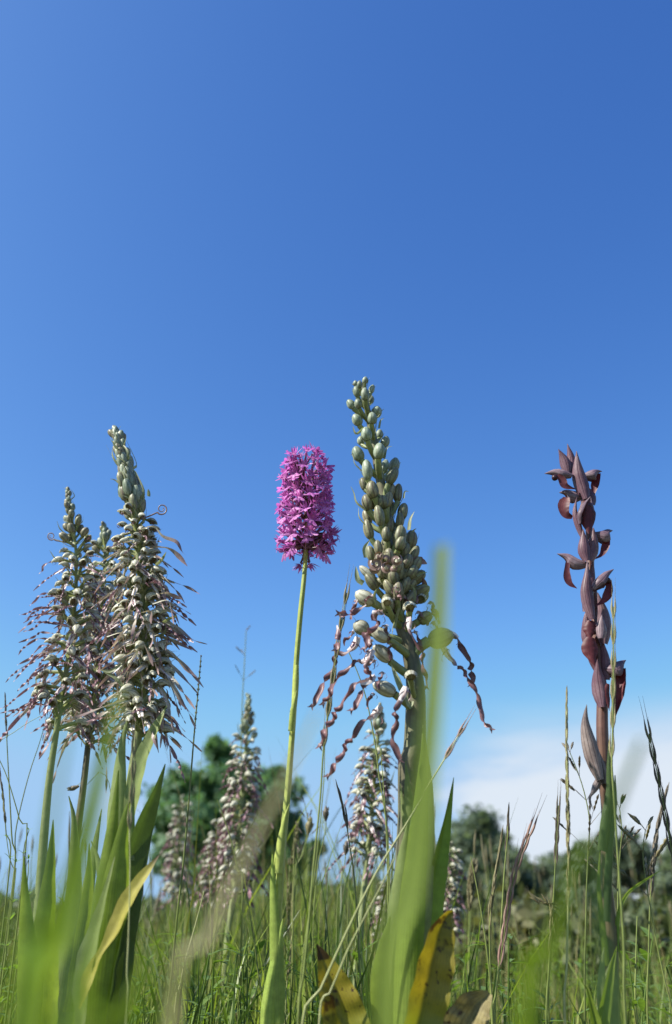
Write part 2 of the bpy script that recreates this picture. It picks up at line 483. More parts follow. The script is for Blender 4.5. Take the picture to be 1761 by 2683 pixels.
M['leaf_bright'] = mat('orchid_leaf_bright', [(0.13, 0.20, 0.025), (0.19, 0.27, 0.04), (0.26, 0.34, 0.07)], scale=22, stripes=15, stripe_amt=0.22, trans=0.4, tcol=(1.5, 1.6, 0.6), rough=0.38, bump=0.4, vary=0.05, spots=[(160, 0.72, (0.16, 0.15, 0.03), None, 0.06)])
M['grass_far_blue'] = mat('grass_blade_bluish', [(0.10, 0.18, 0.07), (0.15, 0.23, 0.09)], scale=15, stripes=5, stripe_amt=0.12, trans=0.4, tcol=(1.4, 1.5, 0.7), rough=0.42, mottle=0.1)
M['grass_tan'] = mat('grass_blade_dry', [(0.36, 0.33, 0.15), (0.46, 0.43, 0.24)], scale=15, stripes=5, stripe_amt=0.2, trans=0.35, tcol=(1.1, 1.0, 0.7), rough=0.5, mottle=0.15)
M['stalk'] = mat('grass_stalk', [(0.15, 0.20, 0.05), (0.25, 0.29, 0.09)], scale=25, stripes=3, stripe_amt=0.2, rough=0.4, trans=0.1, vary=0.2)
M['stalk_pale'] = mat('grass_stalk_pale', [(0.30, 0.34, 0.12), (0.42, 0.43, 0.2)], scale=25, stripes=3, stripe_amt=0.25, stripe_col=(0.16, 0.15, 0.1), rough=0.4, vary=0.1)
M['seed'] = mat('grass_seed_head', [(0.15, 0.16, 0.06), (0.22, 0.19, 0.10), (0.32, 0.30, 0.16)], scale=120, rough=0.5, trans=0.2, tcol=(1.1, 1.0, 0.7), vary=0.2)
M['seed_dark'] = mat('grass_seed_head_dark', [(0.06, 0.055, 0.04), (0.13, 0.11, 0.08), (0.24, 0.20, 0.14)], scale=120, rough=0.5, trans=0.15, vary=0.2)
M['seed_pink'] = mat('grass_seed_head_pink', [(0.30, 0.17, 0.14), (0.45, 0.32, 0.25)], scale=120, rough=0.5, trans=0.3, tcol=(1.2, 0.9, 0.8))
M['herb'] = mat('herb_leaf', [(0.12, 0.21, 0.04), (0.20, 0.30, 0.07)], scale=60, trans=0.4, tcol=(1.5, 1.6, 0.6), rough=0.4, vary=0.2)
M['foliage'] = mat('tree_foliage', [(0.065, 0.145, 0.08), (0.105, 0.205, 0.11), (0.17, 0.28, 0.145)], scale=1.2, trans=0.4, tcol=(1.3, 1.4, 0.6), rough=0.5, mottle=0.35, mottle_scale=5, vary=0.12, hue_vary=0.012)  # bluish lightening of distant haze is put into this leaf green
M['foliage2'] = mat('tree_foliage_haze_grey', [(0.10, 0.15, 0.10), (0.15, 0.20, 0.135), (0.21, 0.265, 0.18)], scale=1.2, trans=0.4, tcol=(1.3, 1.4, 0.7), rough=0.5, mottle=0.35, mottle_scale=4, vary=0.15, hue_vary=0.015)  # greyed and lightened leaf colour stands in for haze in the air
M['bark'] = mat('tree_bark', [(0.05, 0.04, 0.03), (0.10, 0.08, 0.06)], scale=8, rough=0.8, bump=0.5)
M['soil'] = mat('meadow_ground', [(0.06, 0.075, 0.025), (0.10, 0.10, 0.04), (0.15, 0.13, 0.06)], scale=3, rough=0.9, mottle=0.4, mottle_scale=45)
M['straw'] = mat('dry_straw', [(0.25, 0.21, 0.09), (0.36, 0.31, 0.15)], scale=9, rough=0.6, trans=0.3, tcol=(1.1, 1.0, 0.7))


# ------------------------------------------------------------------ ground
def ground_h(x, y):
    far = np.clip((np.hypot(x, y) - 9) / 60, 0, 1)
    return 0.012 * np.sin(x * 2.1 + 1) * np.cos(y * 1.7) + 0.02 * np.sin(x * 0.6) * np.sin(y * 0.5 + 2) + far * 0.5 * np.sin(x * 0.03 + 0.5)


g = MB()
rr = np.concatenate([[0], np.geomspace(0.12, 1500, 70)])
aa = np.linspace(0, 2 * math.pi, 97)
GX, GY = np.outer(rr, np.cos(aa)), np.outer(rr, np.sin(aa))
GZ = ground_h(GX, GY)
g.grid(np.stack([GX, GY, GZ], -1), GX * 0.1, GY * 0.1)
go = g.build('ground', M['soil'])
go['kind'] = 'structure'


# ------------------------------------------------------------------ trees and shrubs in the distance
def leaf_cloud(centres, radii, n_each, size, squash=0.8):
    mb = MB()
    C = np.repeat(np.asarray(centres), n_each, 0)
    Rr = np.repeat(np.asarray(radii), n_each)
    n = len(C)
    d = unit(nrg.normal(size=(n, 3)))
    d[:, 2] *= squash
    P = C + d * (Rr * nrg.random(n) ** 0.42 * (1 + 0.7 * nrg.random(n) ** 5))[:, None]
    a = unit(nrg.normal(size=(n, 3)) + d * 0.7)
    t = unit(np.cross(a, nrg.normal(size=(n, 3))))
    b = np.cross(a, t)
    s = size * (0.5 + nrg.random(n))[:, None]
    q = np.stack([P - t * s, P + b * s * 0.55, P + t * s, P - b * s * 0.55], 1)
    mb.v.append(q.reshape(-1, 3))
    mb.uv.append(np.tile(np.array([[0, 0], [1, 0], [1, 1], [0, 1.0]]), (n, 1)))
    mb.f.append(np.arange(4 * n).reshape(n, 4))
    mb.m.append(np.zeros(n, int))
    mb.n = 4 * n
    return mb


def tree(label, base, H, lobes, trunk_r, mt, leaf=0.09, per=700, name='tree', group='trees beyond the meadow', stems=1):
    """lobes: list of (dx, dy, z, r) foliage masses; limbs run from the trunk to each."""
    base = np.array(base, float)
    o = thing(name, label, 'tree', base, group)
    tb = MB()
    top = base + [0, 0, H * 0.8]
    for k in range(stems):
        off = np.array([rng.uniform(-.5, .5), rng.uniform(-.3, .3), 0]) * (0 if stems == 1 else 1)
        P = [base + off - [0, 0, .05], base + off * 1.2 + [0.04 * H * rng.uniform(-1, 1), 0, H * 0.35], top + off]
        tb.tube(P, [trunk_r, trunk_r * 0.7, trunk_r * 0.2], 7)
    tb.build('trunk', M['bark'], o)
    cs, rs = [], []
    for (dx, dy, z, r) in lobes:
        c = base + [dx, dy, z]
        lb = MB()
        lb.tube([base + [0, 0, min(z * 0.5, H * .6)], base + [dx * 0.5, dy * 0.5, z * 0.78], c], [trunk_r * 0.45, trunk_r * 0.25, trunk_r * 0.08], 5)
        lb.build('limb', M['bark'], o)
        k = max(4, int(8 + r * 6))
        for j in range(k):
            v = unit(nrg.normal(size=3)) * r * (0.3 + 0.75 * rng.random())
            v[2] *= 0.8
            cs.append(c + v)
            rs.append(r * rng.uniform(0.2, 0.62))
    leaf_cloud(cs, rs, per, leaf).build('crown', mt, o, smooth_=False)
    return o


def far(p, Y, z=None):
    q = at(p, Y)
    return q


# dark tree behind, left of the middle (about 24 m off)
YT = 24.0
tb_ = at(dd(520, 2170), YT)


def lob(x, y, r, Y, base, dy=0.0):
    c = at(dd(x, y), Y + dy)
    return (c[0] - base[0], c[1] - base[1], c[2], px(r * 1.1274 * 1.25, c))


tree('tall dark green tree with separate rounded crowns behind the meadow, left of centre', (tb_[0], YT, 0.0), 5.0,
     [lob(*q, YT, tb_) for q in [(516, 1745, 36), (455, 1830, 62), (420, 1890, 55), (520, 1850, 60), (590, 1850, 62), (640, 1800, 30), (628, 1860, 50), (455, 1930, 70),
                                 (560, 1930, 80), (630, 1920, 50), (410, 1985, 45), (500, 2000, 70), (590, 2010, 70), (545, 2080, 50), (430, 2080, 22), (655, 2000, 50)]],
     0.16, M['foliage'], leaf=0.11, per=150)
b2 = at(dd(690, 2170), 28)
tree('small dark tree low behind the thin pale flower stem', (b2[0], 28, 0), 2.0, [lob(*q, 28, b2) for q in [(690, 1990, 38), (655, 2040, 35), (722, 1975, 22), (700, 2060, 35), (740, 2090, 30)]], 0.08, M['foliage'], leaf=0.09, per=160)
# line of trees on the right, paled by haze put into the foliage colour (45 to 70 m off)
TL = [
    ('tallest of the hazy grey-green trees, right of the thick stemmed orchid', 56, 1110, [(1105, 1925, 45), (1070, 1960, 45), (1140, 1960, 45), (1095, 2000, 60), (1150, 2030, 55), (1060, 2060, 55), (1110, 2090, 60), (1030, 2030, 50)]),
    ('loose grey-green tree with sky showing between its trunks', 60, 1215, [(1195, 2010, 34), (1222, 2045, 36), (1190, 2070, 38), (1240, 2075, 30), (1215, 2110, 30), (1265, 2040, 26)]),
    ('pale low tree between the open gap and the dark red orchid', 64, 1300, [(1290, 2020, 30), (1320, 2040, 34), (1270, 2070, 34), (1330, 2095, 40), (1295, 2120, 34)]),
    ('rounded green tree directly behind the dark red orchid stem', 46, 1400, [(1370, 1985, 34), (1420, 1990, 40), (1465, 1985, 34), (1350, 2030, 36), (1400, 2050, 46), (1450, 2040, 40), (1480, 2010, 22), (1360, 2090, 36), (1430, 2100, 36)]),
    ('dark tree at the right edge beside the reddish bank', 52, 1560, [(1548, 2030, 26), (1580, 2010, 40), (1560, 2075, 36), (1600, 2060, 50), (1590, 2110, 45)]),
    ('small bluish tree low between the two tall orchids', 66, 790, [(770, 2085, 28), (800, 2075, 26), (830, 2090, 30), (860, 2075, 30), (900, 2080, 34), (750, 2110, 26), (810, 2120, 30), (880, 2120, 30)]),
    ('low bluish tree behind the leaning tan blade', 70, 680, [(640, 2110, 26), (680, 2100, 24), (715, 2120, 24), (610, 2120, 24)]),
    ('dark low tree at the left edge behind the orchid leaves', 50, 30, [(10, 2120, 30), (50, 2130, 26), (-30, 2105, 34), (90, 2150, 24), (130, 2150, 24)]),
    ('low tree behind the yellow leaf left of centre', 58, 340, [(320, 2130, 24), (360, 2125, 26), (400, 2130, 26), (280, 2140, 24), (230, 2140, 24)]),
]
for lab, Y, x, lobs in TL:
    lobs = lobs + [(lobs[j][0] + rng.uniform(-20, 20), 2120 + 22 * (j % 3), 34) for j in range(0, len(lobs), 1)] + [(x - 70, 2140, 30), (x + 70, 2140, 30)]
    b = at(dd(x, 2178), Y)
    tree(lab, (b[0], Y, 0), 6.0 if Y < 60 else 4.5, [lob(*q, Y, b, rng.uniform(-1, 1)) for q in lobs], 0.12, M['foliage2'], leaf=0.2, per=80)

# shrubs and rough vegetation standing in front of the tree line
SH = [('low dark shrub beneath the tallest hazy tree', 20, 1120, 2165, 75), ('low olive shrub beneath the open gap in the trees', 22, 1235, 2180, 60), ('low shrub left of the dark red orchid stem', 18, 1335, 2185, 55),
      ('tawny shrub under the reddish bank at right', 15, 1500, 2170, 75), ('dark shrub behind the spotted yellow leaf', 17, 1020, 2185, 70), ('green shrub behind the thick stem left side', 21, 880, 2180, 50),
      ('olive shrub behind the thin pale flower stem', 19, 720, 2190, 50), ('green shrub beneath the tall dark tree', 20, 480, 2170, 75), ('low shrub at the left edge', 16, 40, 2185, 70), ('low green shrub behind the left orchid leaves', 18, 190, 2190, 60)]
for lab, Y, x, y, r in SH:
    c = at(dd(x, y), Y)
    rad = px(r * 1.1274, c)
    o = thing('shrub', lab, 'shrub', (c[0], Y, 0), 'shrubs at the far side of the meadow')
    cs = [c + np.array([rng.uniform(-1, 1) * rad, rng.uniform(-1, 1) * rad, rng.uniform(-0.5, 0.35) * rad]) for _ in range(12)]
    leaf_cloud(cs, [rad * rng.uniform(0.25, 0.45) for _ in cs], 170, 0.05).build('foliage', M['foliage2'], o, smooth_=False)
    sb = MB()
    for k in range(4):
        q = cs[k * 3]
        sb.tube([np.array([c[0], Y, 0]), (np.array([c[0], Y, 0]) + q) / 2 + [0.05, 0, 0.05], q], [0.03, 0.02, 0.008], 5)
    sb.build('branches', M['bark'], o)
# earth bank at far right
bk = MB()
cb = at(dd(1530, 2125), 40)
xs = np.linspace(-5, 9, 30)
ys = np.linspace(-3, 6, 12)
XX, YY = np.meshgrid(xs, ys)
hh = cb[2] * 1.05 * np.clip(1 - (YY / 6.5) ** 2, 0, 1) * np.clip(1 - ((XX - 2) / 7.2) ** 4, 0, 1) + 0.08 * np.sin(XX * 2.3) * np.cos(YY * 3)
bk.grid(np.stack([cb[0] + XX, 40 + YY, hh - 0.1], -1), XX * .1, YY * .1)
M['earth'] = mat('reddish_earth', [(0.15, 0.09, 0.06), (0.24, 0.16, 0.11)], scale=0.8, rough=0.9, mottle=0.4, mottle_scale=6)
bo = bk.build('bank', M['earth'])
bo['kind'] = 'structure'


# ------------------------------------------------------------------ meadow grass (uncountable)
def grass_mass(name, n, y0, y1, h0, h1, w0, w1, mt, spread=0.55, segs=4, lean=0.35, power=1.0, keep=None):
    u = nrg.random(n) ** power
    y = y0 * (y1 / y0) ** u
    x = (nrg.random(n) * 2 - 1) * (y * spread + 0.12)
    if keep is not None:
        k = keep(x, y)
        x, y = x[k], y[k]
        n = len(x)
    h = (h0 + (h1 - h0) * nrg.random(n) ** 1.3)
    h = h * np.where(x > 0.06 * y + 0.05 * np.sin(y * 3), np.clip(0.62 - 0.012 * y, 0.42, 1), np.where(x < -0.16 * y, 0.85, 1.22))
    w = (w0 + (w1 - w0) * nrg.random(n)) * np.clip(y / 1.2, 1, 6) ** 0.55
    ang = nrg.random(n) * 2 * math.pi
    ln = h * lean * nrg.random(n)
    curve = nrg.random(n)
    t = np.linspace(0, 1, segs + 1)[None, :]
    bx = x[:, None] + (np.cos(ang) * ln)[:, None] * t ** (1.4 + curve[:, None])
    by = y[:, None] + (np.sin(ang) * ln)[:, None] * t ** (1.4 + curve[:, None])
    bz = ground_h(x, y)[:, None] + h[:, None] * (t - 0.12 * curve[:, None] * t ** 3)
    fa = nrg.random(n) * math.pi
    sx, sy = np.cos(fa), np.sin(fa)
    ww = 0.5 * w[:, None] * np.clip(1.05 - t ** 1.6, 0.04, 1)
    Lp = np.stack([bx - sx[:, None] * ww, by - sy[:, None] * ww, bz], -1)
    Rp = np.stack([bx + sx[:, None] * ww, by + sy[:, None] * ww, bz], -1)
    G = np.stack([Lp, Rp], 2)
    mb = MB()
    mb.v.append(G.reshape(-1, 3))
    uu = np.broadcast_to(np.array([0.0, 1.0]), (n, segs + 1, 2))
    vv = np.broadcast_to(t[:, :, None], (n, segs + 1, 2))
    mb.uv.append(np.stack([uu, vv], -1).reshape(-1, 2))
    base = (np.arange(n) * (segs + 1) * 2)[:, None]
    k = np.arange(segs)[None, :] * 2
    i0 = base + k
    mb.f.append(np.stack([i0, i0 + 1, i0 + 3, i0 + 2], -1).reshape(-1, 4))
    mb.m.append(np.zeros(n * segs, int))
    mb.n = n * (segs + 1) * 2
    o = mb.build(name, mt)
    o['kind'] = 'stuff'
    return o


M['grass_olive'] = mat('grass_olive', [(0.10, 0.13, 0.033), (0.16, 0.185, 0.05), (0.24, 0.25, 0.08)], scale=9, stripes=4, stripe_amt=0.15, trans=0.35, tcol=(1.4, 1.4, 0.6), rough=0.45, mottle=0.2, mottle_scale=40)
M['grass_deep'] = mat('grass_deep', [(0.04, 0.08, 0.02), (0.07, 0.115, 0.03)], scale=9, stripes=4, stripe_amt=0.15, trans=0.35, tcol=(1.4, 1.5, 0.6), rough=0.4, mottle=0.2, mottle_scale=40)
for mt_, k_ in (('grass', 0.3), ('grass_olive', 0.35), ('grass_deep', 0.35)):
    grass_mass('meadow_grass', int(5200 * k_), 0.62, 2.6, 0.07, 0.19, 0.0012, 0.0034, M[mt_])
    grass_mass('meadow_grass', int(1500 * k_), 0.85, 3.5, 0.17, 0.30, 0.0010, 0.0026, M[mt_], lean=0.55)
    grass_mass('meadow_grass', int(26000 * k_), 1.6, 12.0, 0.08, 0.24, 0.0016, 0.004, M[mt_], keep=lambda x, y: (x < 0.05 * y) | (nrg.random(len(x)) < (0.5 if mt_ == 'grass_olive' else 0.22)))
    grass_mass('meadow_grass', int(3600 * k_), 2.5, 9.0, 0.20, 0.40, 0.0016, 0.004, M[mt_], lean=0.5, keep=lambda x, y: (x < 0.05 * y) | (nrg.random(len(x)) < 0.12))
    grass_mass('meadow_grass', int(9000 * k_), 9.0, 30.0, 0.12, 0.4, 0.004, 0.010, M[mt_], keep=lambda x, y: (x < 0.03 * y) | (nrg.random(len(x)) < 0.15))
grass_mass('dry_grass', 1800, 0.9, 8.0, 0.1, 0.32, 0.001, 0.0022, M['straw'])


def seed_mass(n, y0, y1, h0, h1, name):
    """Thin far stalks with small seed heads, too many to count."""
    mb = MB()
    for i in range(n):
        y = y0 * (y1 / y0) ** rng.random()
        x = rng.uniform(-1, 1) * (y * 0.45 + 0.05)
        h = rng.uniform(h0, h1) * (1 + 0.12 * (y - y0))
        lx = rng.uniform(-.12, .12) * h
        b = np.array([x, y, 0.0])
        t = b + [lx, rng.uniform(-.05, .05), h]
        mid = (b + t) / 2 + [lx * -0.2, 0, 0]
        mb.tube([b, mid, t], [0.0007, 0.0006, 0.0004], 4, samples=6)
        hl = rng.uniform(0.02, 0.045)
        d = unit(t - mid)
        mb.tube([t - d * hl, t - d * hl * 0.5, t], [0.0004, rng.uniform(0.0012, 0.0022), 0.0003], 5, samples=6, mat=1)
    o = mb.build(name, [M['stalk'], M['seed']])
    o['kind'] = 'stuff'


grass_mass('meadow_grass', 1500, 0.56, 1.05, 0.07, 0.135, 0.0014, 0.0036, M['grass'], lean=0.7)
grass_mass('meadow_grass', 900, 0.56, 1.0, 0.07, 0.13, 0.0016, 0.0040, M['grass_deep'], lean=0.6)
seed_mass(300, 0.9, 5.0, 0.15, 0.27, 'seeding_grass')


# rough olive scrub that closes the meadow toward the trees, denser on the right
sc_c, sc_r = [], []
for i in range(900):
    y = 2.2 * (16.0 / 2.2) ** rng.random()
    x = rng.uniform(-0.38, 0.42) * y
    if x < 0.04 * y and rng.random() < 0.75:
        continue
    h = rng.uniform(0.05, 0.15) + (0.02 * y * rng.random() if x > 0.04 * y else 0)
    sc_c.append((x, y, h * 0.8))
    sc_r.append(h * rng.uniform(0.5, 0.9))
M['scrub'] = mat('scrub_leaves', [(0.045, 0.07, 0.03), (0.08, 0.105, 0.04), (0.17, 0.16, 0.07)], scale=2.2, trans=0.3, tcol=(1.3, 1.3, 0.6), rough=0.5, mottle=0.3, mottle_scale=14)
ob = leaf_cloud(sc_c, sc_r, 110, 0.02).build('ground_scrub', M['scrub'], smooth_=False)
ob['kind'] = 'stuff'


def weed_mass(n, y0, y1, hmax, name):
    """Tangled small-leaved herbs at the foot of the picture."""
    mb = MB()
    for i in range(n):
        y = y0 * (y1 / y0) ** rng.random()
        x = rng.uniform(-1, 1) * (y * 0.42 + 0.06)
        h = rng.uniform(0.4, 1.0) * hmax * (1 + 0.1 * y)
        b = np.array([x, y, 0.0])
        t = b + [rng.uniform(-.25, .25) * h, rng.uniform(-.25, .25) * h, h]
        P = mb.tube([b, (b + t) / 2 + [rng.uniform(-.01, .01), 0, 0], t], [0.0008, 0.0005], 4, samples=10)
        for k in range(3, 10):
            for s in (0, 1):
                a = rng.random() * 6.28
                d = np.array([math.cos(a), math.sin(a), rng.uniform(0.0, 0.7)])
                L = rng.uniform(0.008, 0.02)
                mb.sheet([P[k], P[k] + d * L * .5, P[k] + d * L + [0, 0, -.002]], [0.001, L * .35, 0.0005], (0, 0, 1), arc=25, cols=3, samples=4)
    o = mb.build(name, M['herb'])
    o['kind'] = 'stuff'


weed_mass(420, 0.58, 2.2, 0.125, 'meadow_herbs')


# ------------------------------------------------------------------ shared builders
def wpath(pts, Y, ground=False, lean=0.0):
    """Picture points (top to bottom or any order) -> world points at distance Y (number or list)."""
    Ys = [Y] * len(pts) if not np.ndim(Y) else list(lerp_list(Y, len(pts)))
    P = [at(p, y) for p, y in zip(pts, Ys)]
    if ground:
        q = P[-1].copy()
        d = P[-1] - P[-2]
        k = q[2] / max(1e-6, -d[2]) if d[2] < 0 else 0
        q = q + np.array([d[0] * min(k, 1.5) * 0.5 + lean, 0.0, 0.0])
        q[2] = -0.004
        P.append(q)
    return P


def leaf(root, pts, Y, widths, mt, arc=35, vfold=False, rot=0.0, name='leaf', wave=0.02, cols=7, samples=26, twist=0.0, side=1, wmul=1.0):
    """Leaf through picture points (base to tip); widths in picture pixels; hollow side turned rot degrees from the camera."""
    P = wpath(pts, Y)
    w = [px(a, q) for a, q in zip(lerp_list(widths, len(P)), P)]
    mid = P[len(P) // 2]
    t = unit(P[-1] - P[0])
    n = to_cam(mid) * side
    n = unit(n - t * np.dot(n, t))
    s = np.cross(t, n)
    n = n * math.cos(R(rot)) + s * math.sin(R(rot))
    mb = MB()
    # widths follow their own list along the leaf
    Pw = smooth(P, samples)
    ws = np.interp(np.linspace(0, 1, samples), np.linspace(0, 1, len(widths)), [px(a * wmul, mid) for a in widths])
    mb.sheet(Pw, ws, n, arc=arc, cols=cols, samples=samples, vfold=vfold, wave=wave, twist=twist)
    return mb.build(name, mt, root)


def frame(out, up=(0, 0, 1)):
    """Rotation whose X is out and Z is near up."""
    x = unit(out)
    u = np.asarray(up, float)
    y = unit(np.cross(u, x))
    z = np.cross(x, y)
    return Matrix(((x[0], y[0], z[0]), (x[1], y[1], z[1]), (x[2], y[2], z[2]))).to_4x4()


# ------------------------------------------------------------------ pyramidal orchid
YP = 0.50
stem_px = [dd(*q) for q in [(712, 1120), (711, 1180), (711, 1260), (708, 1330), (698, 1430), (688, 1550), (683, 1650), (675, 1760), (668, 1850), (660, 1930), (652, 2020), (645, 2120), (640, 2250), (636, 2380)]]
P = wpath(stem_px, YP, True)
pyr = thing('pyramidal_orchid', 'pyramidal orchid with dense magenta pink flower head on a thin pale green stem', 'orchid', P[-1])
s = MB()
rad = [px(a * 1.0 / 2, P[3]) for a in (5, 8, 12, 13.5, 14, 14, 14.5, 16, 17.5, 19, 21, 22, 24, 26, 28)]
s.tube(P, rad, 14, samples=70)
s.build('stem', M['pyr_stem'], pyr)
# clasping sheath leaves
for pts, w, mt, rot, arc in [
    ([dd(640, 2380), dd(638, 2240), dd(634, 2120), dd(632, 2050), dd(633, 1985)], [30, 34, 30, 22, 14, 2], 'pyr_leaf', -25, 70),
    ([dd(632, 2420), dd(640, 2300), dd(650, 2210), dd(658, 2135)], [40, 44, 34, 20, 2], 'pyr_leaf', 15, 85),
    ([dd(650, 2030), dd(657, 1960), dd(664, 1900), dd(673, 1868)], [20, 21, 17, 8, 1], 'pyr_stem', 20, 95),
    ([dd(684, 1640), dd(687, 1600), dd(689, 1560), dd(690, 1545)], [11, 12.5, 12.5, 9], 'pyr_stem', 0, 100),
    ([dd(681, 1700), dd(686, 1650), dd(690, 1605)], [15, 16, 2], 'pyr_stem', 40, 80),
]:
    leaf(pyr, pts, YP - 0.0035, w, M[mt], arc=arc, rot=180 + rot, name='sheath_leaf', wave=0.0, wmul=1.3)


def pyr_flower(seed):
    r_ = random.Random(seed)
    mb = MB()
    J = lambda a: r_.uniform(-a, a)
    # ovary / long tube from the axis (x = outward), spur
    mb.tube([(-0.0125, 0, -0.0045), (-0.007, 0, -0.0016), (-0.001, 0, 0)], [0.00075, 0.0007, 0.0006], 6, samples=6, mat=1)
    mb.tube([(0.0, 0, -0.0004), (-0.004, J(.001), -0.0042), (-0.007, J(.002), -0.0085)], [0.0005, 0.0003, 0.00015], 5, samples=6, mat=0)
    # hood of three
    for a in (-0.5, 0.0, 0.5):
        tip = (0.0040 + J(.0006), a * 0.0040, 0.0042 + J(.0006))
        mb.sheet([(0, a * .001, 0.0003), (0.0018, a * 0.0034, 0.0024), tip], [0.0009, 0.0017, 0.0011, 0.0001], (1, -a, -0.6), arc=55, cols=4, samples=6)
    # spreading pointed sepals
    for sg in (-1, 1):
        tip = (0.0034 + J(.0018), sg * (0.0062 + J(.0008)), 0.0022 + J(.0022))
        mb.sheet([(0, sg * .0005, 0), (0.0016, sg * 0.0032, 0.0010), tip], [0.0011, 0.0021, 0.0012, 0.0001], (1, 0, 0.3), arc=-40, cols=4, samples=7)
    # three-lobed lip
    dr = J(0.0012)
    mb.sheet([(0.0, 0, 0.0002), (0.0016, 0, -0.0007), (0.0030, 0, -0.0021)], [0.0013, 0.0024, 0.0026], (1, 0, 0.6), arc=-25, cols=5, samples=5, mat=2)
    for sg, L in ((-1, 1), (0, 0.95), (1, 1)):
        e = (0.0042 + dr, sg * 0.0041, -0.0058 * L + J(.0006) + (0.0014 if sg else 0))
        mb.sheet([(0.0020, sg * 0.0006, -0.0010), (0.0034, sg * 0.0023, -0.0030), e], [0.0012, 0.0020, 0.0024, 0.0011], (1, 0, 0.5), arc=-30, cols=4, samples=7)
    return mb.data('flower', [M['pink'], M['pink_ovary'], M['pink_pale']])


pyrF = [pyr_flower(i) for i in range(7)]


def pyr_bud():
    mb = MB()
    mb.tube([(-0.010, 0, -0.003), (-0.002, 0, 0)], [0.0007, 0.0006], 6, samples=4, mat=1)
    mb.tube([(-0.002, 0, 0), (0.0, 0, 0.0006), (0.003, 0, 0.0015), (0.0046, 0, 0.0024)], [0.0005, 0.0014, 0.0013, 0.0001], 7, samples=8, mat=0)
    return mb.data('bud', [M['pink'], M['pink_ovary']])


pyrB = pyr_bud()
axis_top, axis_bot = at(dd(709, 1060), YP), at(dd(712, 1272), YP)
nfl = 116
for k in range(nfl):
    t = (k + 0.5) / nfl
    t = np.clip(t + rng.uniform(-.012, .012), 0, 1)
    c = axis_bot * (1 - t) + axis_top * t
    w_px = np.interp(t, [0, 0.08, 0.25, 0.5, 0.75, 0.9, 1.0], [62, 62, 62, 61, 58, 51, 40])
    rad_ = px(w_px * 1.1274, c)
    a = k * 2.39996 + rng.uniform(-.22, .22)
    if t > 0.93 and 0.6 < (a % 6.2832) < 2.2:
        continue
    el = np.interp(t, [0, 0.3, 0.8, 1], [-0.2, 0.02, 0.3, 0.9]) + rng.uniform(-.28, .28)
    az = a + rng.uniform(-.35, .35)
    outv = np.array([math.cos(az) * math.cos(el), math.sin(az) * math.cos(el), math.sin(el)])
    pos = c + np.array([math.cos(a), math.sin(a), 0]) * (rad_ - 0.003) * rng.uniform(0.86, 1.06)
    Mx = Matrix.Translation(Vector(pos - P[-1])) @ frame(outv) @ Matrix.Rotation(rng.uniform(-.5, .5), 4, 'X') @ Matrix.Scale(rng.uniform(0.82, 1.08), 4)
    link('flower', rng.choice(pyrF), pyr, Mx)
# pedicels under the head and the few lowest, hanging flowers
for (x, y, dy) in [(664, 1278, 0.0), (680, 1268, -.006), (757, 1285, 0.0), (768, 1262, .004), (742, 1272, -.006), (698, 1312, .006), (720, 1310, .008), (654, 1258, .004), (775, 1240, .0)]:
    p = at(dd(x, y), YP + dy)
    ax = at(dd(712, 1250), YP)
    outv = unit(p - ax + np.array([0, -.006, -.004]))
    Mx = Matrix.Translation(Vector(p - P[-1])) @ frame(outv) @ Matrix.Rotation(rng.uniform(-.3, .3), 4, 'X') @ Matrix.Scale(1.0, 4)
    link('flower', rng.choice(pyrF), pyr, Mx)
    b = MB()
    b.tube([at(dd(711.5, 1262 + rng.uniform(-6, 10)), YP), (p + ax) / 2 + [0, 0, -.004], p - outv * 0.001], [0.0011, 0.0009, 0.0006], 6, samples=8)
    b.build('ovary', M['pink_ovary'], pyr)


# ------------------------------------------------------------------ lizard orchids: shared flower pieces (metres, x out, z up)
def liz_flower(seed):
    r_ = random.Random(seed)
    J = lambda a: r_.uniform(-a, a)
    mb = MB()
    mb.tube([(0, 0, 0), (0.005, 0, 0.0035 + J(.001)), (0.010, 0, 0.0050)], [0.0013, 0.0011, 0.0012], 6, samples=6, mat=0)
    # hood: rounded shell, hollow turned down and outward
    mb.sheet([(0.0085, 0, 0.0052), (0.0105, 0, 0.0078), (0.0145, 0, 0.0082), (0.0178, 0, 0.0058), (0.0188, 0, 0.0035)], [0.0022, 0.0054, 0.0064, 0.0048, 0.0008], (0.35, 0, -1), arc=[95, 135, 140, 115, 70], cols=8, samples=10, mat=1)
    mb.sheet([(0.0093, 0, 0.0048), (0.0108, 0, 0.0070), (0.0140, 0, 0.0074), (0.0165, 0, 0.0055)], [0.0018, 0.0046, 0.0054, 0.0030], (0.35, 0, -1), arc=125, cols=6, samples=7, mat=2)
    return mb.data('flower', [M['liz_rachis'], M['hood'], M['hood_in']])


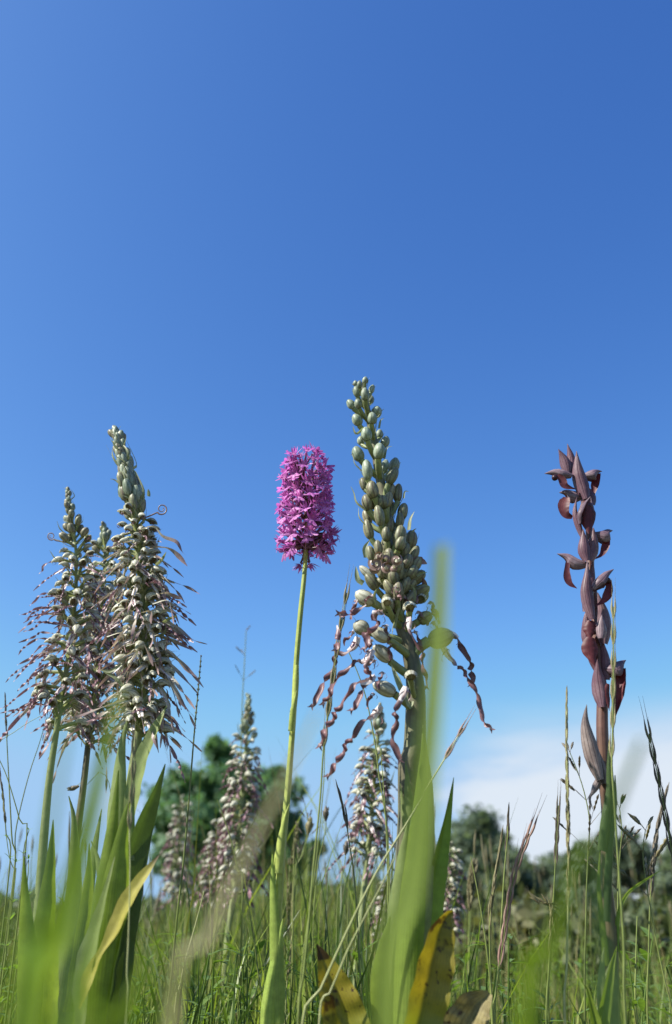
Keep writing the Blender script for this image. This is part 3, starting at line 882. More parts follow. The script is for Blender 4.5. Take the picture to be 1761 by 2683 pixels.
def liz_lip(seed, mt, L=0.030, twist=2.0, droop=1.0, w=0.0022, base=True):
    r_ = random.Random(seed)
    J = lambda a: r_.uniform(-a, a)
    mb = MB()
    x0 = (0.0105, 0, 0.0045)
    dx, dz = L * 0.80 * (1 - 0.35 * droop), -L * 0.75 * droop
    yy = J(0.35) * L
    pts = [x0, (0.0135, yy * .1, 0.0015), (0.0135 + dx * 0.4, yy * 0.4, dz * 0.28), (0.0135 + dx * 0.75, yy * .8, dz * 0.66), (0.0135 + dx, yy, dz)]
    if base:
        mb.sheet(pts[:3], [0.0030, 0.0034, 0.0024], (1, 0, 0.8), arc=-30, cols=4, samples=6, mat=1)
    mb.sheet(pts, [w, w * 1.1, w, w * 1.05, w * 1.15, w * 0.9, w * .3], (1, 0, 0.7), arc=15, cols=3, samples=int(12 + 8 * abs(twist)), twist=twist * 2 * math.pi)
    for sg in (-1, 1):
        q = 0.006 + J(.002)
        mb.sheet([(0.0125, sg * .001, 0.003), (0.014 + J(.001), sg * .0034, 0.0005), (0.016 + J(.002), sg * (.004 + J(.002)), -q)], [0.0012, 0.0011, 0.0009, 0.0003], (1, 0, .5), arc=15, cols=3, samples=8, twist=sg * 3.0)
    return mb.data('lip', [mt, M['lip_base']])


def spiral_lip(mt, n=1.6, r=0.0045, w=0.0013):
    mb = MB()
    t = np.linspace(0, 1, 26)
    a = -0.6 + t * n * 2 * math.pi
    rr_ = r * (1 - 0.75 * t)
    pts = np.stack([0.0135 + 0.006 + np.cos(a + 2.6) * rr_, t * 0.0015, 0.003 + np.sin(a + 2.6) * rr_], -1)
    mb.sheet(pts, [w, w, w * .7], (0, 0, 1), arc=10, cols=3, samples=40)
    return mb.data('lip', [mt, M['lip_base']])


def liz_bud(seed, old=False):
    r_ = random.Random(seed)
    mb = MB()
    mb.tube([(0, 0, 0), (0.004, 0, 0.003), (0.0075, 0, 0.0055)], [0.0013, 0.0012, 0.0013], 6, samples=6, mat=0)
    a, b = np.array([0.0068, 0, 0.0048]), np.array([0.0135, 0, 0.0128])
    t = np.linspace(0, 1, 11)
    pts = a + (b - a) * t[:, None] + np.outer(np.sin(t * math.pi), (-.0006, 0, .0006))
    mb.tube(pts, 0.0034 * np.sqrt(np.clip(1 - (2 * t - 1) ** 2, 0.0, 1)) + 0.0002, 12, samples=11, mat=1, groove=0.16)
    return mb.data('bud', [M['liz_rachis'], M['bud_old' if old else 'bud']])


def liz_bract(seed, L=0.016):
    r_ = random.Random(seed)
    J = lambda a: r_.uniform(-a, a)
    mb = MB()
    mb.sheet([(0.0, 0.0005, -0.001), (L * 0.35, J(.002), L * 0.05), (L * 0.75, J(.003), L * (0.35 + J(.2))), (L * 0.95, J(.004), L * (0.62 + J(.35)))], [0.0018, 0.0020, 0.0014, 0.0002], (0, 0, 1), arc=35, cols=3, samples=10, twist=J(1.5))
    return mb.data('bract', M['bract'])


LF = [liz_flower(i) for i in range(5)]
LB = [liz_bud(i, i % 2) for i in range(4)]
LBR = [liz_bract(i, 0.013 + 0.002 * i) for i in range(5)]
LIP = {
    'twist': [liz_lip(10 + i, M['lip_dry'], 0.030 + 0.004 * (i % 3), 3.0, 0.75 + 0.15 * (i % 3), 0.0019) for i in range(6)],
    'plain': [liz_lip(30 + i, M['lip_green'], 0.026 + 0.004 * (i % 3), 0.35 + 0.25 * (i % 3), 0.7 + 0.2 * (i % 3), 0.0020) for i in range(6)],
    'dense': [liz_lip(50 + i, M['lip_dry'], 0.016 + 0.004 * (i % 3), 1.2, 1.1, 0.0026, base=False) for i in range(5)],
    'spiral': [spiral_lip(M['lip_dry'], 1.5 + .2 * i) for i in range(3)],
}


def spike(root, stem, n, t_range, size, bud_from, lips, seed, tip_buds=10, aspect=None, open_scale=None, mix=None, tight=1.0):
    """Flowers round a stem path (world points, bottom to top) between fractions t_range; buds above bud_from."""
    r_ = random.Random(seed)
    base = np.array(root['base'])
    S = smooth(stem, 200)
    T = unit(np.gradient(S, axis=0))
    for i in range(n):
        f = i / (n - 1)
        t = t_range[0] + (t_range[1] - t_range[0]) * (f ** 0.92)
        k = int(t * 199)
        p, tg = S[k], T[k]
        a = i * 2.39996 + r_.uniform(-.25, .25)
        radial = np.array([math.cos(a), math.sin(a), 0])
        radial = unit(radial - tg * np.dot(radial, tg))
        bud = f > bud_from + r_.uniform(-.04, .04)
        if bud:
            g_ = (f - bud_from) / (1 - bud_from + 1e-6)
            lift = np.interp(g_, [0, 0.3, 1], [0.15, 0.4, 0.75]) if tight < 1.2 else np.interp(g_, [0, 0.3, 1], [0.22, 0.45, 0.8])
            sc = size * np.interp(g_, [0, 0.4, 1], [0.78, 0.62, 0.42] if tight < 1.2 else [1.0, 1.05, 0.72])
            outv = unit(radial + tg * lift)
            Mx = Matrix.Translation(Vector(p - base)) @ frame(outv, tg) @ Matrix.Rotation(r_.uniform(-.2, .2), 4, 'Y') @ Matrix.Scale(sc, 4)
            if tight > 1.2:
                Mx = Mx @ Matrix.Diagonal((0.9, 0.85, 1.4, 1))
            o = link('bud', r_.choice(LB), root, Mx)
        else:
            sc = size * r_.uniform(0.85, 1.12) * np.interp(f, [0, bud_from * .6, bud_from], [1.05, 1.0, 0.78])
            outv = unit(radial + tg * r_.uniform(-0.15, 0.25))
            Mx = Matrix.Translation(Vector(p - base)) @ frame(outv, (0, 0, 1)) @ Matrix.Rotation(r_.uniform(-.6, .6), 4, 'X') @ Matrix.Rotation(r_.uniform(-.45, .5), 4, 'Y') @ Matrix.Scale(sc, 4)
            o = link('flower', r_.choice(LF), root, Mx)
            ch = 'spiral' if f > bud_from - 0.12 and r_.random() < 0.5 else r_.choice(lips)
            ls = np.interp(f, [0, bud_from * 0.75, bud_from], [1.0, 0.9, 0.45]) * r_.uniform(0.75, 1.15)
            link('lip', r_.choice(LIP[ch]), o, Matrix.Translation((0.012 * (1 - ls), 0, 0.003 * (1 - ls))) @ Matrix.Scale(ls, 4))
        if r_.random() < ((0.8 if tight > 1.2 else 0.4) if bud else 0.85):
            link('bract', r_.choice(LBR), o, Matrix.Rotation(r_.uniform(-.5, .5), 4, 'X') @ Matrix.Scale(r_.uniform(.7, 1.15), 4))


def lizard(label, stem_pts, Y, widths, size, n, t_range, bud_from, lips, seed, mt='liz_rachis', tight=1.0):
    Pt = wpath(stem_pts, Y, True)
    Ptb = Pt[::-1]
    o = thing('lizard_orchid', label, 'orchid', Pt[-1], 'lizard orchids in the meadow')
    mb = MB()
    mid = Pt[len(Pt) // 2]
    w = [px(a * 1.1274 / 2, mid) for a in widths]
    mb.tube(Ptb, w[::-1], 12, samples=60)
    mb.build('stem', M[mt], o)
    S2 = smooth(Ptb, 200)
    low = at((stem_pts[0][0], t_range[0] * 1.1274), Y)[2]
    t0 = float(np.argmin(np.abs(S2[:, 2] - low))) / 199
    spike(o, Ptb, n, (t0, t_range[1]), size, bud_from, lips, seed, tight=tight)
    return o


YL = 0.50
tall = lizard('taller lizard orchid at left, dense greenish spike with long dangling lips and pale pointed tip',
              [dd(*q) for q in [(270, 1012), (284, 1060), (300, 1120), (313, 1200), (322, 1300), (331, 1400), (336, 1500), (335, 1600), (322, 1700), (308, 1800), (292, 1900), (275, 2030), (255, 2180), (238, 2330), (232, 2400)]],
              YL, [5, 8, 11, 14, 16, 18, 20, 22, 24, 28, 32, 36, 40, 42, 44, 46], 0.92, 250, (1715, 0.985), 0.68, ['plain', 'plain', 'twist'], 11, 'liz_rachis', tight=1.5)
small = lizard('thinner lizard orchid at far left, loose spike with purple twisted lips hanging to the left',
               [dd(*q) for q in [(157, 1135), (162, 1180), (173, 1240), (177, 1300), (176, 1380), (168, 1460), (155, 1550), (140, 1640), (128, 1720), (116, 1800), (106, 1900), (98, 2000), (90, 2120), (80, 2260), (76, 2390)]],
               0.55, [4, 6, 8, 10, 11, 12, 14, 16, 19, 21, 23, 26, 30, 34, 36, 38], 0.98, 92, (1690, 0.985), 0.74, ['twist'], 23)
third = lizard('shorter lizard orchid between the two left ones, brownish purple flowers on a pinkish stem',
               [dd(*q) for q in [(243, 1215), (244, 1280), (240, 1360), (234, 1450), (226, 1550), (216, 1640), (205, 1730), (195, 1820), (182, 1920), (170, 2020), (158, 2140), (150, 2260), (146, 2390)]],
               0.60, [4, 6, 9, 11, 12, 14, 16, 18, 20, 22, 24, 26, 28, 30], 0.95, 110, (1740, 0.985), 0.88, ['dense', 'twist', 'plain'], 37, 'liz_stem')
bg1 = lizard('pinkish cream lizard orchid farther back in front of the dark tree, slightly blurred',
             [dd(*q) for q in [(578, 1615), (576, 1680), (570, 1760), (562, 1860), (554, 1960), (545, 2060), (530, 2180), (520, 2300), (515, 2390)]],
             0.95, [5, 7, 10, 12, 14, 15, 15, 15, 16, 16], 1.1, 120, (2080, 0.985), 0.78, ['dense'], 41)
bg1b = lizard('lizard orchid farther back, lower and duller, left of the creamy one before the dark tree',
              [dd(*q) for q in [(520, 1880), (515, 1950), (505, 2030), (495, 2120), (485, 2250), (480, 2390)]],
              1.15, [5, 8, 11, 12, 13, 14, 14], 1.1, 80, (2110, 0.98), 0.9, ['dense'], 43, 'liz_stem')
bg2 = lizard('lizard orchid standing behind the large middle one, cream flowers and dark curled lips',
             [dd(*q) for q in [(884, 1640), (880, 1700), (872, 1790), (866, 1860), (860, 1930), (853, 2000), (842, 2110), (832, 2240), (826, 2390)]],
             0.82, [4, 7, 10, 12, 13, 16, 20, 24, 26, 28], 1.0, 84, (2000, 0.985), 0.8, ['dense', 'twist'], 47)
bg3 = lizard('lizard orchid with purplish dark spike half hidden right of the thick green stem',
             [dd(*q) for q in [(1046, 1960), (1043, 2030), (1038, 2110), (1030, 2210), (1022, 2300), (1018, 2390)]],
             1.0, [4, 6, 8, 9, 10, 10, 10], 0.9, 60, (2170, 0.98), 0.97, ['dense'], 53, 'liz_stem')
bg4 = lizard('small purplish lizard orchid low behind the crossed pale stalks',
             [dd(*q) for q in [(905, 2050), (902, 2120), (898, 2190), (893, 2280), (890, 2390)]],
             1.05, [4, 6, 7, 8, 8, 8], 0.9, 40, (2210, 0.98), 0.97, ['dense'], 59, 'liz_stem')
bg5 = lizard('faint brownish lizard orchid blurred at the left foot of the dark tree',
             [dd(*q) for q in [(425, 1850), (421, 1920), (415, 2000), (410, 2100), (405, 2240), (402, 2390)]],
             1.5, [3, 4, 6, 6, 7, 7, 7], 1.2, 64, (2100, 0.98), 0.95, ['dense'], 61, 'liz_stem')


# hand placed twisted lips that stand out against the sky on the two left orchids
def ribbon(root, pts, Y, w_px, mt, twist, samples=46, arc=18, name='lip', taper=None):
    Pw = wpath(pts, Y)
    w = px(w_px * (0.72 if mt is M['lip_dry'] else 1), Pw[0])
    mb = MB()
    twist *= 0.75
    prof = taper or [0.75, 0.9, 1, 1, 1, 0.95, 0.8, 0.25]
    mb.sheet(Pw, [w * a for a in prof], unit(to_cam(Pw[0]) + np.array([0.2, 0, 0.5])), arc=arc, cols=4, samples=samples, twist=twist * 2 * math.pi, twist0=rng.random() * 2)
    o = mb.build(name, mt, root)
    return o


for pts, tw in [([(390, 1035), (320, 1065), (310, 1100), (285, 1125)], 2), ([(330, 1270), (290, 1280), (260, 1320), (215, 1360)], 2.5), ([(320, 1370), (250, 1385), (200, 1415), (140, 1425)], 3), ([(320, 1375), (230, 1420), (205, 1460), (170, 1485)], 3),
                ([(310, 1480), (250, 1520), (210, 1540), (170, 1545)], 2.5), ([(300, 1555), (240, 1590), (190, 1610), (135, 1628)], 3), ([(290, 1600), (220, 1630), (160, 1680), (130, 1725)], 3), ([(310, 1650), (260, 1690), (225, 1735), (200, 1755)], 2.5),
                ([(320, 1720), (240, 1770), (150, 1820), (85, 1870), (40, 1920)], 4), ([(330, 1790), (250, 1850), (215, 1900), (200, 1950)], 3), ([(300, 1920), (200, 1970), (120, 2030), (50, 2090), (-20, 2120)], 5), ([(310, 1960), (230, 2040), (160, 2120), (95, 2170)], 4),
                ([(260, 2080), (180, 2120), (80, 2125), (0, 2145)], 3.5)]:
    ribbon(small, [c1(pts[0][0] + 90, pts[0][1] + 5)] + [c1(*q) for q in pts], 0.55 - rng.uniform(-.01, .015), 9, M['lip_dry'], tw)
for pts, tw in [([(1120, 780), (1190, 850), (1290, 890), (1330, 960), (1360, 990)], .7), ([(1160, 930), (1240, 945), (1310, 1000), (1345, 1040), (1370, 1070)], .7), ([(1210, 1265), (1260, 1285), (1330, 1310)], .4),
                ([(1200, 1480), (1290, 1510), (1400, 1600), (1515, 1640)], .8), ([(1230, 1520), (1290, 1580), (1350, 1625)], .5), ([(1230, 1680), (1310, 1760), (1380, 1830), (1450, 1890)], .8), ([(1200, 1750), (1300, 1840), (1380, 1920), (1455, 2010)], .8),
                ([(1215, 1900), (1290, 2000), (1340, 2080), (1425, 2175)], .8), ([(1225, 1320), (1250, 1400), (1270, 1490)], .5), ([(1060, 1360), (1110, 1430), (1180, 1480)], .4), ([(890, 1560), (900, 1640), (920, 1700)], .4), ([(1030, 1630), (1080, 1700), (1120, 1800)], .5),
                ([(1130, 2060), (1150, 2150), (1190, 2260)], .6), ([(1010, 780), (1060, 800), (1090, 820)], .3), ([(1100, 2100), (1130, 2180), (1170, 2230)], .6), ([(1090, 1400), (1100, 1450), (1105, 1490)], .3), ([(1215, 1560), (1215, 1630), (1210, 1690)], .4)]:
    ribbon(tall, [c1(pts[0][0] - 110, pts[0][1] + 25)] + [c1(*q) for q in pts], YL - rng.uniform(0.0, .02), 11, M['lip_green'], tw, taper=[0.3, 0.35, 0.4, 0.5, 0.9, 1.2, 0.9, 0.15])
# the coiled lip near the top of the tall one
tt = np.linspace(0, 1, 40)
aa_ = 2.2 + tt * 9.5
rr2 = 42 * (1 - 0.72 * tt)
def coil(root, pts, Y, w_px):
    Pw = wpath(pts, Y)
    mb = MB()
    r0 = px(w_px / 2, Pw[0])
    mb.tube(Pw, [r0, r0 * 1.1, r0, r0 * .8, r0 * .5], 6, samples=90)
    return mb.build('lip', M['curl'], root)


coil(tall, [c1(960, 740), c1(1040, 720), c1(1090, 704)] + [c1(1183 + r_ * math.cos(a_), 652 - r_ * math.sin(a_)) for a_, r_ in zip(aa_ + 1.6, rr2)], YL - 0.004, 4.2)
rr3 = 30 * (1 - 0.65 * tt)
coil(small, [c1(540, 915), c1(470, 893), c1(410, 882)] + [c1(375 + r_ * math.cos(-a_ + 3), 850 - r_ * math.sin(-a_ + 3)) for a_, r_ in zip(aa_ + 1.6, rr3)], 0.548, 3.6)
# narrow pale bracts sticking out of the tall spike
for pts in [[(1140, 1060), (1180, 1020), (1215, 965)], [(1085, 560), (1085, 530), (1083, 505)], [(1190, 1480), (1240, 1450), (1295, 1432)], [(890, 1790), (800, 1840), (725, 1820)], [(900, 1950), (830, 1880), (725, 1822)]]:
    leaf(tall, [c1(*q) for q in pts], YL - 0.012, [9, 10, 8, 1], M['bract'], arc=40, rot=30, name='bract', wave=0, cols=4, samples=12)

# big leaves of the left plants
for root, pts, Y, w, mt, rot, arc, vf in [
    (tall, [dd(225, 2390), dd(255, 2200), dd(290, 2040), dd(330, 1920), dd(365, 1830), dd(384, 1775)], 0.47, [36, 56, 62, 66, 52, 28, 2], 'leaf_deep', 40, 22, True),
    (tall, [dd(300, 2020), dd(340, 1930), dd(365, 1870), dd(383, 1785)], 0.475, [8, 14, 18, 16, 2], 'leaf_pale', -50, 30, True),
    (tall, [dd(235, 2400), dd(262, 2150), dd(280, 1980), dd(296, 1880), dd(308, 1850)], 0.455, [46, 58, 56, 44, 22, 2], 'leaf', 10, 45, False),
    (tall, [dd(190, 2390), dd(205, 2250), dd(228, 2150), dd(250, 2060), dd(267, 1992)], 0.445, [20, 44, 44, 28, 12, 2], 'leaf_pale', -45, 25, True),
    (tall, [dd(265, 2200), dd(262, 2000), dd(268, 1850), dd(283, 1720), dd(300, 1660)], 0.485, [40, 44, 42, 34, 18, 2], 'leaf_pale', -30, 60, False),
    (tall, [dd(300, 1920), dd(328, 1780), dd(360, 1700), dd(388, 1640)], 0.485, [24, 34, 32, 24, 2], 'leaf_pale', -40, 25, True),
    (tall, [dd(305, 2000), dd(305, 1900), dd(308, 1760)], 0.47, [10, 12, 9, 2], 'leaf_pale', 0, 40, False),
    (tall, [dd(186, 2345), dd(222, 2240), dd(262, 2170), dd(300, 2090), dd(340, 2030), dd(370, 1988)], 0.44, [4, 30, 12, 30, 32, 24, 3], 'leaf_gold', -40, 22, True),
    (tall, [dd(210, 2390), dd(222, 2200), dd(240, 2050), dd(262, 1900), dd(275, 1790)], 0.475, [34, 40, 34, 20, 2], 'leaf', -20, 60, False),
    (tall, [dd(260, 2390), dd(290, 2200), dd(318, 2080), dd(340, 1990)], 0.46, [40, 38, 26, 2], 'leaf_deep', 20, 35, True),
    (third, [dd(168, 2390), dd(186, 2200), dd(205, 2040), dd(236, 1880)], 0.58, [40, 40, 26, 2], 'leaf_pale', -30, 50, False),
    (small, [dd(68, 2390), dd(62, 2250), dd(57, 2100), dd(55, 1990)], 0.50, [60, 48, 36, 18, 2], 'leaf', -20, 50, False),
    (small, [dd(85, 2390), dd(105, 2200), dd(118, 2050), dd(123, 1950), dd(124, 1905)], 0.53, [70, 60, 44, 24, 2], 'leaf', 25, 60, False),
    (third, [dd(140, 2390), dd(170, 2150), dd(175, 2000), dd(172, 1900), dd(160, 1850)], 0.57, [60, 46, 36, 20, 2], 'leaf_pale', 10, 60, False),
    (third, [dd(190, 2350), dd(205, 2150), dd(212, 2050), dd(208, 1960)], 0.55, [60, 46, 30, 2], 'leaf', 40, 60, False),
    (third, [dd(240, 2250), dd(236, 2100), dd(225, 2000), dd(212, 1955)], 0.54, [46, 40, 24, 2], 'leaf_pale', -40, 60, False),
    (small, [dd(120, 2390), dd(130, 2200), dd(148, 2100), dd(135, 2085)], 0.5, [40, 36, 14, 2], 'leaf', 40, 40, False),
]:
    leaf(root, pts, Y, w, M[mt], arc=arc, vfold=vf, rot=180 + rot if not vf else rot, wave=0.03, wmul=1.6 if root is tall else 1.3)

# ------------------------------------------------------------------ the large lizard orchid in the middle
YC = 0.47
stem_c = [c3(432, 130), c3(455, 250), c3(480, 380), c3(510, 520), c3(535, 660), c3(555, 800), c3(590, 960), c3(615, 1120), c3(640, 1300), c4(690, 330), c4(745, 480), c4(810, 680), c4(845, 850), c4(862, 1010), c4(860, 1200), c4(850, 1450),
          c9(880, 300), c9(880, 700), c9(860, 1100), c9(840, 1600), c9(820, 2100), c9(815, 2350)]
PC = wpath(stem_c, YC, True)
big = thing('lizard_orchid', 'large lizard orchid in the middle, plump grey-green buds above, long twisted mauve lips below', 'orchid', PC[-1], 'lizard orchids in the meadow')
mb = MB()
wc = [14, 18, 22, 24, 26, 28, 30, 32, 36, 42, 48, 52, 54, 54, 54, 56, 54, 60, 62, 62, 60, 60, 60]
mb.tube(PC[::-1], [px(a / 2, PC[8]) for a in wc][::-1], 14, samples=110)
mb.build('stem', M['liz_stem'], big)
SCp = smooth(PC, 300)


def stem_near(z):
    return SCp[np.argmin(np.abs(SCp[:, 2] - z))]


def bud_c(cx, cy, L, w, tilt, front, crop_=c3, mt=None, bract=True, sag=1.25, fwd=0.15, s=2.893):
    """One bud of the big spike: centre, length, width in close-up pixels; tilt in degrees to the right of upright; front -1..1."""
    p0 = crop_(cx, cy)
    Y = YC - 0.0135 * front
    c = at(p0, Y)
    th = R(tilt)
    ax = unit(np.array([math.sin(th), -fwd * front, math.cos(th)]))
    hl = px(L / s / 2, c) * rng.uniform(1.0, 1.25)
    rw = px(w / s / 2, c) * rng.uniform(.95, 1.15)
    bend = np.array([rng.uniform(-1, 1), rng.uniform(-.5, .5), rng.uniform(-.3, .3)]) * rw * 0.28
    skew = rng.uniform(.05, .3)
    a, b = c - ax * hl, c + ax * hl
    mbb = MB()
    t = np.linspace(0, 1, 13)
    pts = a + (b - a) * t[:, None] + np.sin(t * math.pi)[:, None] * bend
    rad = rw * np.power(np.clip(1 - (2 * t - 1) ** 2, 0, 1), 0.55) * (1.0 + skew * (.5 - t)) + rw * 0.03
    mbb.tube(pts, rad, 18, samples=13, mat=1, groove=0.13, phase=rng.random() * 6)
    st = stem_near(a[2] - hl * 2 * sag * 0.62)
    mid = a - ax * hl * 0.8 * 0.6 + (st - a) * 0.25
    mbb.tube([st, mid * 0.5 + (st + a) * 0.25, a + ax * hl * 0.12], [rw * 0.60, rw * 0.58, rw * 0.56], 9, samples=9, mat=0, groove=0.12, lobes=6, twist=1.2)
    o = mbb.build('bud', [M['liz_rachis'], mt or M['bud_old' if cy > 820 or crop_ is c4 else 'bud']], big)
    if bract:
        bl = hl * rng.uniform(1.0, 1.9)
        sd_ = np.array([1.0 if tilt >= 0 else -1.0, -0.3 * front, 0])
        bb = MB()
        bb.sheet([st + sd_ * rw * .2, st * 0.4 + a * 0.6 + sd_ * rw * 0.75, a + sd_ * rw * 1.2 + [0, 0, bl * 0.5], a + sd_ * rw * rng.uniform(1.3, 2.0) + [0, 0, bl]], [rw * 0.55, rw * 0.6, rw * 0.42, rw * 0.05], -sd_, arc=40, cols=4, samples=14, twist=rng.uniform(-.8, .8))
        q = bb.build('bract', M['bract'], o, loc=None)
    return o


for q in [(455, 105, 62, 42, 6, .3), (380, 130, 48, 36, -12, 0), (415, 137, 60, 42, 0, .7), (506, 172, 72, 46, 18, 0), (388, 192, 88, 56, -10, .4), (455, 210, 92, 60, -2, .9), (343, 290, 80, 68, -32, .2), (402, 282, 78, 56, -12, .8), (492, 250, 70, 44, 10, -.5),
          (530, 340, 84, 74, 14, -.2), (500, 392, 92, 70, 0, .8), (388, 408, 96, 78, -24, .4), (468, 512, 100, 82, -4, .8), (565, 515, 86, 58, 6, -.6), (606, 570, 94, 66, 18, -.1), (555, 642, 132, 92, 4, .9), (422, 565, 76, 52, -8, -.5),
          (402, 660, 116, 82, -20, .4), (466, 785, 148, 82, -5, .8), (668, 748, 112, 72, 16, -.4), (660, 832, 138, 78, 26, .3), (517, 932, 136, 92, -8, .9), (706, 960, 146, 78, 6, -.1), (440, 892, 116, 56, -12, -.3),
          (465, 1035, 126, 86, -14, .5), (746, 1096, 138, 80, 12, -.1), (592, 1030, 106, 82, -4, .7), (558, 1132, 144, 80, -10, .95), (710, 1165, 116, 56, 4, .3), (706, 1282, 146, 92, 14, .8), (800, 1312, 150, 84, 8, 0), (482, 1235, 140, 76, -12, .3),
          (552, 1372, 112, 64, -8, .8), (500, 1420, 118, 70, -14, .2), (640, 1200, 120, 70, 2, .2), (620, 1350, 120, 80, 4, .3), (760, 1400, 120, 80, 14, .5), (470, 1140, 120, 66, -16, -.3), (600, 760, 110, 64, 14, -.7), (660, 1080, 120, 60, 6, -.5), (690, 1400, 110, 80, 6, .2)]:
    bud_c(*q)
for q in [(720, 1340, 120, 78, 18, .9), (640, 1440, 120, 84, -6, .9), (770, 1480, 130, 84, 22, .6), (560, 1480, 120, 70, -14, .8), (690, 1510, 120, 84, 8, .9), (830, 1420, 120, 70, 22, .2), (630, 1010, 120, 70, 10, .5), (545, 1040, 120, 66, 0, .4), (620, 1270, 120, 72, -4, .9),
          (720, 1560, 130, 90, 10, .7), (620, 1560, 130, 80, -20, .7), (800, 1560, 130, 84, 30, .5), (680, 1600, 120, 84, -4, .9), (560, 1540, 130, 70, -40, .5), (850, 1600, 130, 84, 48, .3), (760, 1660, 140, 80, 24, .7), (640, 1680, 130, 76, -30, .8),
          (880, 1700, 140, 90, 62, .2), (600, 1640, 130, 80, -52, .4), (700, 1700, 130, 80, 4, .9), (790, 1760, 140, 80, 40, .5), (650, 1780, 140, 84, -46, .6),
          (650, 940, 110, 60, 12, .1), (590, 1440, 110, 66, -20, .3), (840, 1500, 120, 70, 30, .4)]:
    bud_c(*q, mt=M['bud_old'])
# lower, more open flowers seen from outside
for q in [(492, 322, 140, 104, -58, .4), (462, 542, 124, 104, -62, .3), (606, 592, 140, 104, -58, .9), (616, 735, 156, 108, -48, .5), (632, 992, 156, 98, -66, .7), (510, 140, 150, 60, -48, .3), (540, 210, 150, 84, -34, .6), (655, 362, 130, 92, -10, .9),
          (385, 545, 10, 8, -60, .3), (905, 320, 110, 84, 62, .1), (930, 470, 120, 96, 60, .2), (1040, 610, 170, 140, 70, .1), (700, 190, 150, 76, 6, .8), (600, 130, 120, 70, -20, .8), (780, 150, 140, 70, 20, .5), (830, 230, 130, 70, 34, .3)]:
    if q[2] > 20:
        bud_c(q[0], q[1], q[2], q[3], q[4], q[5], crop_=c4, s=2.789, mt=M['hood'] if q[4] < -40 else None, bract=rng.random() < 0.4, sag=0.9)


def hood_c(x, y, w, h, Y, tilt=0.0):
    """Open flower seen from below: pale rim round a dark striped hollow, with a white lip base hanging below."""
    c = at(c4(x, y), Y)
    W_, H_ = px(w / 2.789, c), px(h / 2.789, c)
    cam_ = to_cam(c)
    rt = np.array([math.cos(R(tilt)), 0, math.sin(R(tilt))])
    up = np.cross(rt, unit(np.array([0, -1, 0]) * 1.0)) * -1
    up = np.array([-math.sin(R(tilt)), 0, math.cos(R(tilt))])
    fw = unit(np.array([0, -1.0, -0.35]))
    mb_ = MB()
    path = [c - fw * H_ * .75 - up * H_ * 0.25, c - fw * H_ * .35 + up * H_ * .42, c + fw * H_ * .1 + up * H_ * .5, c + fw * H_ * .42 + up * H_ * .28]
    mb_.sheet(path, [W_ * .4, W_ * .95, W_ * 1.0, W_ * .75], -up, arc=[80, 100, 105, 95], cols=12, samples=14, mat=0)
    mb_.sheet([p_ - up * H_ * 0.05 - fw * H_ * .03 for p_ in path], [W_ * .34, W_ * .84, W_ * .88, W_ * .62], -up, arc=[80, 100, 105, 95], cols=10, samples=12, mat=1)
    st = stem_near(c[2] - H_)
    mb_.tube([st, (st + path[0]) / 2 - up * H_ * .2, path[0] + up * H_ * .1], [W_ * .2, W_ * .18, W_ * .24], 8, samples=8, mat=2)
    return mb_.build('flower', [M['hood'], M['hood_in'], M['liz_rachis']], big)


hood_c(822, 400, 105, 110, YC - 0.018, 10)
hood_c(830, 905, 105, 105, YC - 0.018, 4)
hood_c(655, 360, 90, 90, YC - 0.022, -6)
hood_c(905, 330, 80, 80, YC - 0.004, -40)


def lip_c(pts, w=17, twist=3.0, Y=YC - 0.014, white=True, crop_=c4, mt=None, tip=True):
    """A long twisted lip: white spotted base, then a spiralling mauve ribbon with a notched end."""
    Pw = wpath([crop_(q[0] + rng.uniform(-9, 9), q[1] + rng.uniform(-7, 7)) for q in pts], list(Y + np.cumsum([rng.uniform(-.003, .003) for _ in pts])))
    ww = px(w * rng.uniform(.8, 1.1), Pw[0])
    twist *= 0.82
    mb_ = MB()
    n0 = unit(to_cam(Pw[0]) + np.array([rng.uniform(-.4, .4), 0, rng.uniform(0, .7)]))
    k = int(26 + 16 * abs(twist))
    mb_.sheet(Pw, [ww * a for a in (0.55, 0.6, 0.8, 0.95, 1, 1, 1, 1, 1.0, 0.7)], n0, arc=58, cols=5, samples=k, twist=twist * 2 * math.pi, twist0=rng.random())
    S_ = smooth(Pw, 40)
    e = S_[-1]
    d = unit(S_[-1] - S_[-3])
    if tip:
        for sg in (-1, 1):
            q = unit(np.cross(d, to_cam(e))) * sg
            mb_.sheet([e - d * ww * .2, e + d * ww * .25 + q * ww * .18, e + d * ww * 0.6 + q * ww * .5], [ww * .5, ww * .3, ww * .05], n0, arc=10, cols=3, samples=6)
    o = mb_.build('lip', mt or M['lip'], big)
    if white:
        b_ = MB()
        b_.sheet(S_[:9], [ww * .9, ww * 1.15, ww * 1.0, ww * .55], n0, arc=-45, cols=5, samples=9)
        b_.build('lip_base', M['lip_base'], o)
        # small curled side lobes
        b2_ = MB()
        for sg in (-1, 1):
            q = unit(np.cross(d, to_cam(e))) * sg
            s0 = S_[3]
            b2_.sheet([s0, s0 + q * ww * .7 - [0, 0, ww * .2], s0 + q * ww * 1.0 - [0, 0, ww * 1.0], s0 + q * ww * .6 - [0, 0, ww * 1.5]], [ww * .3, ww * .3, ww * .22, ww * .06], n0, arc=15, cols=3, samples=12, twist=3)
        b2_.build('side_lobes', M['lip_dry'], o)
    return o


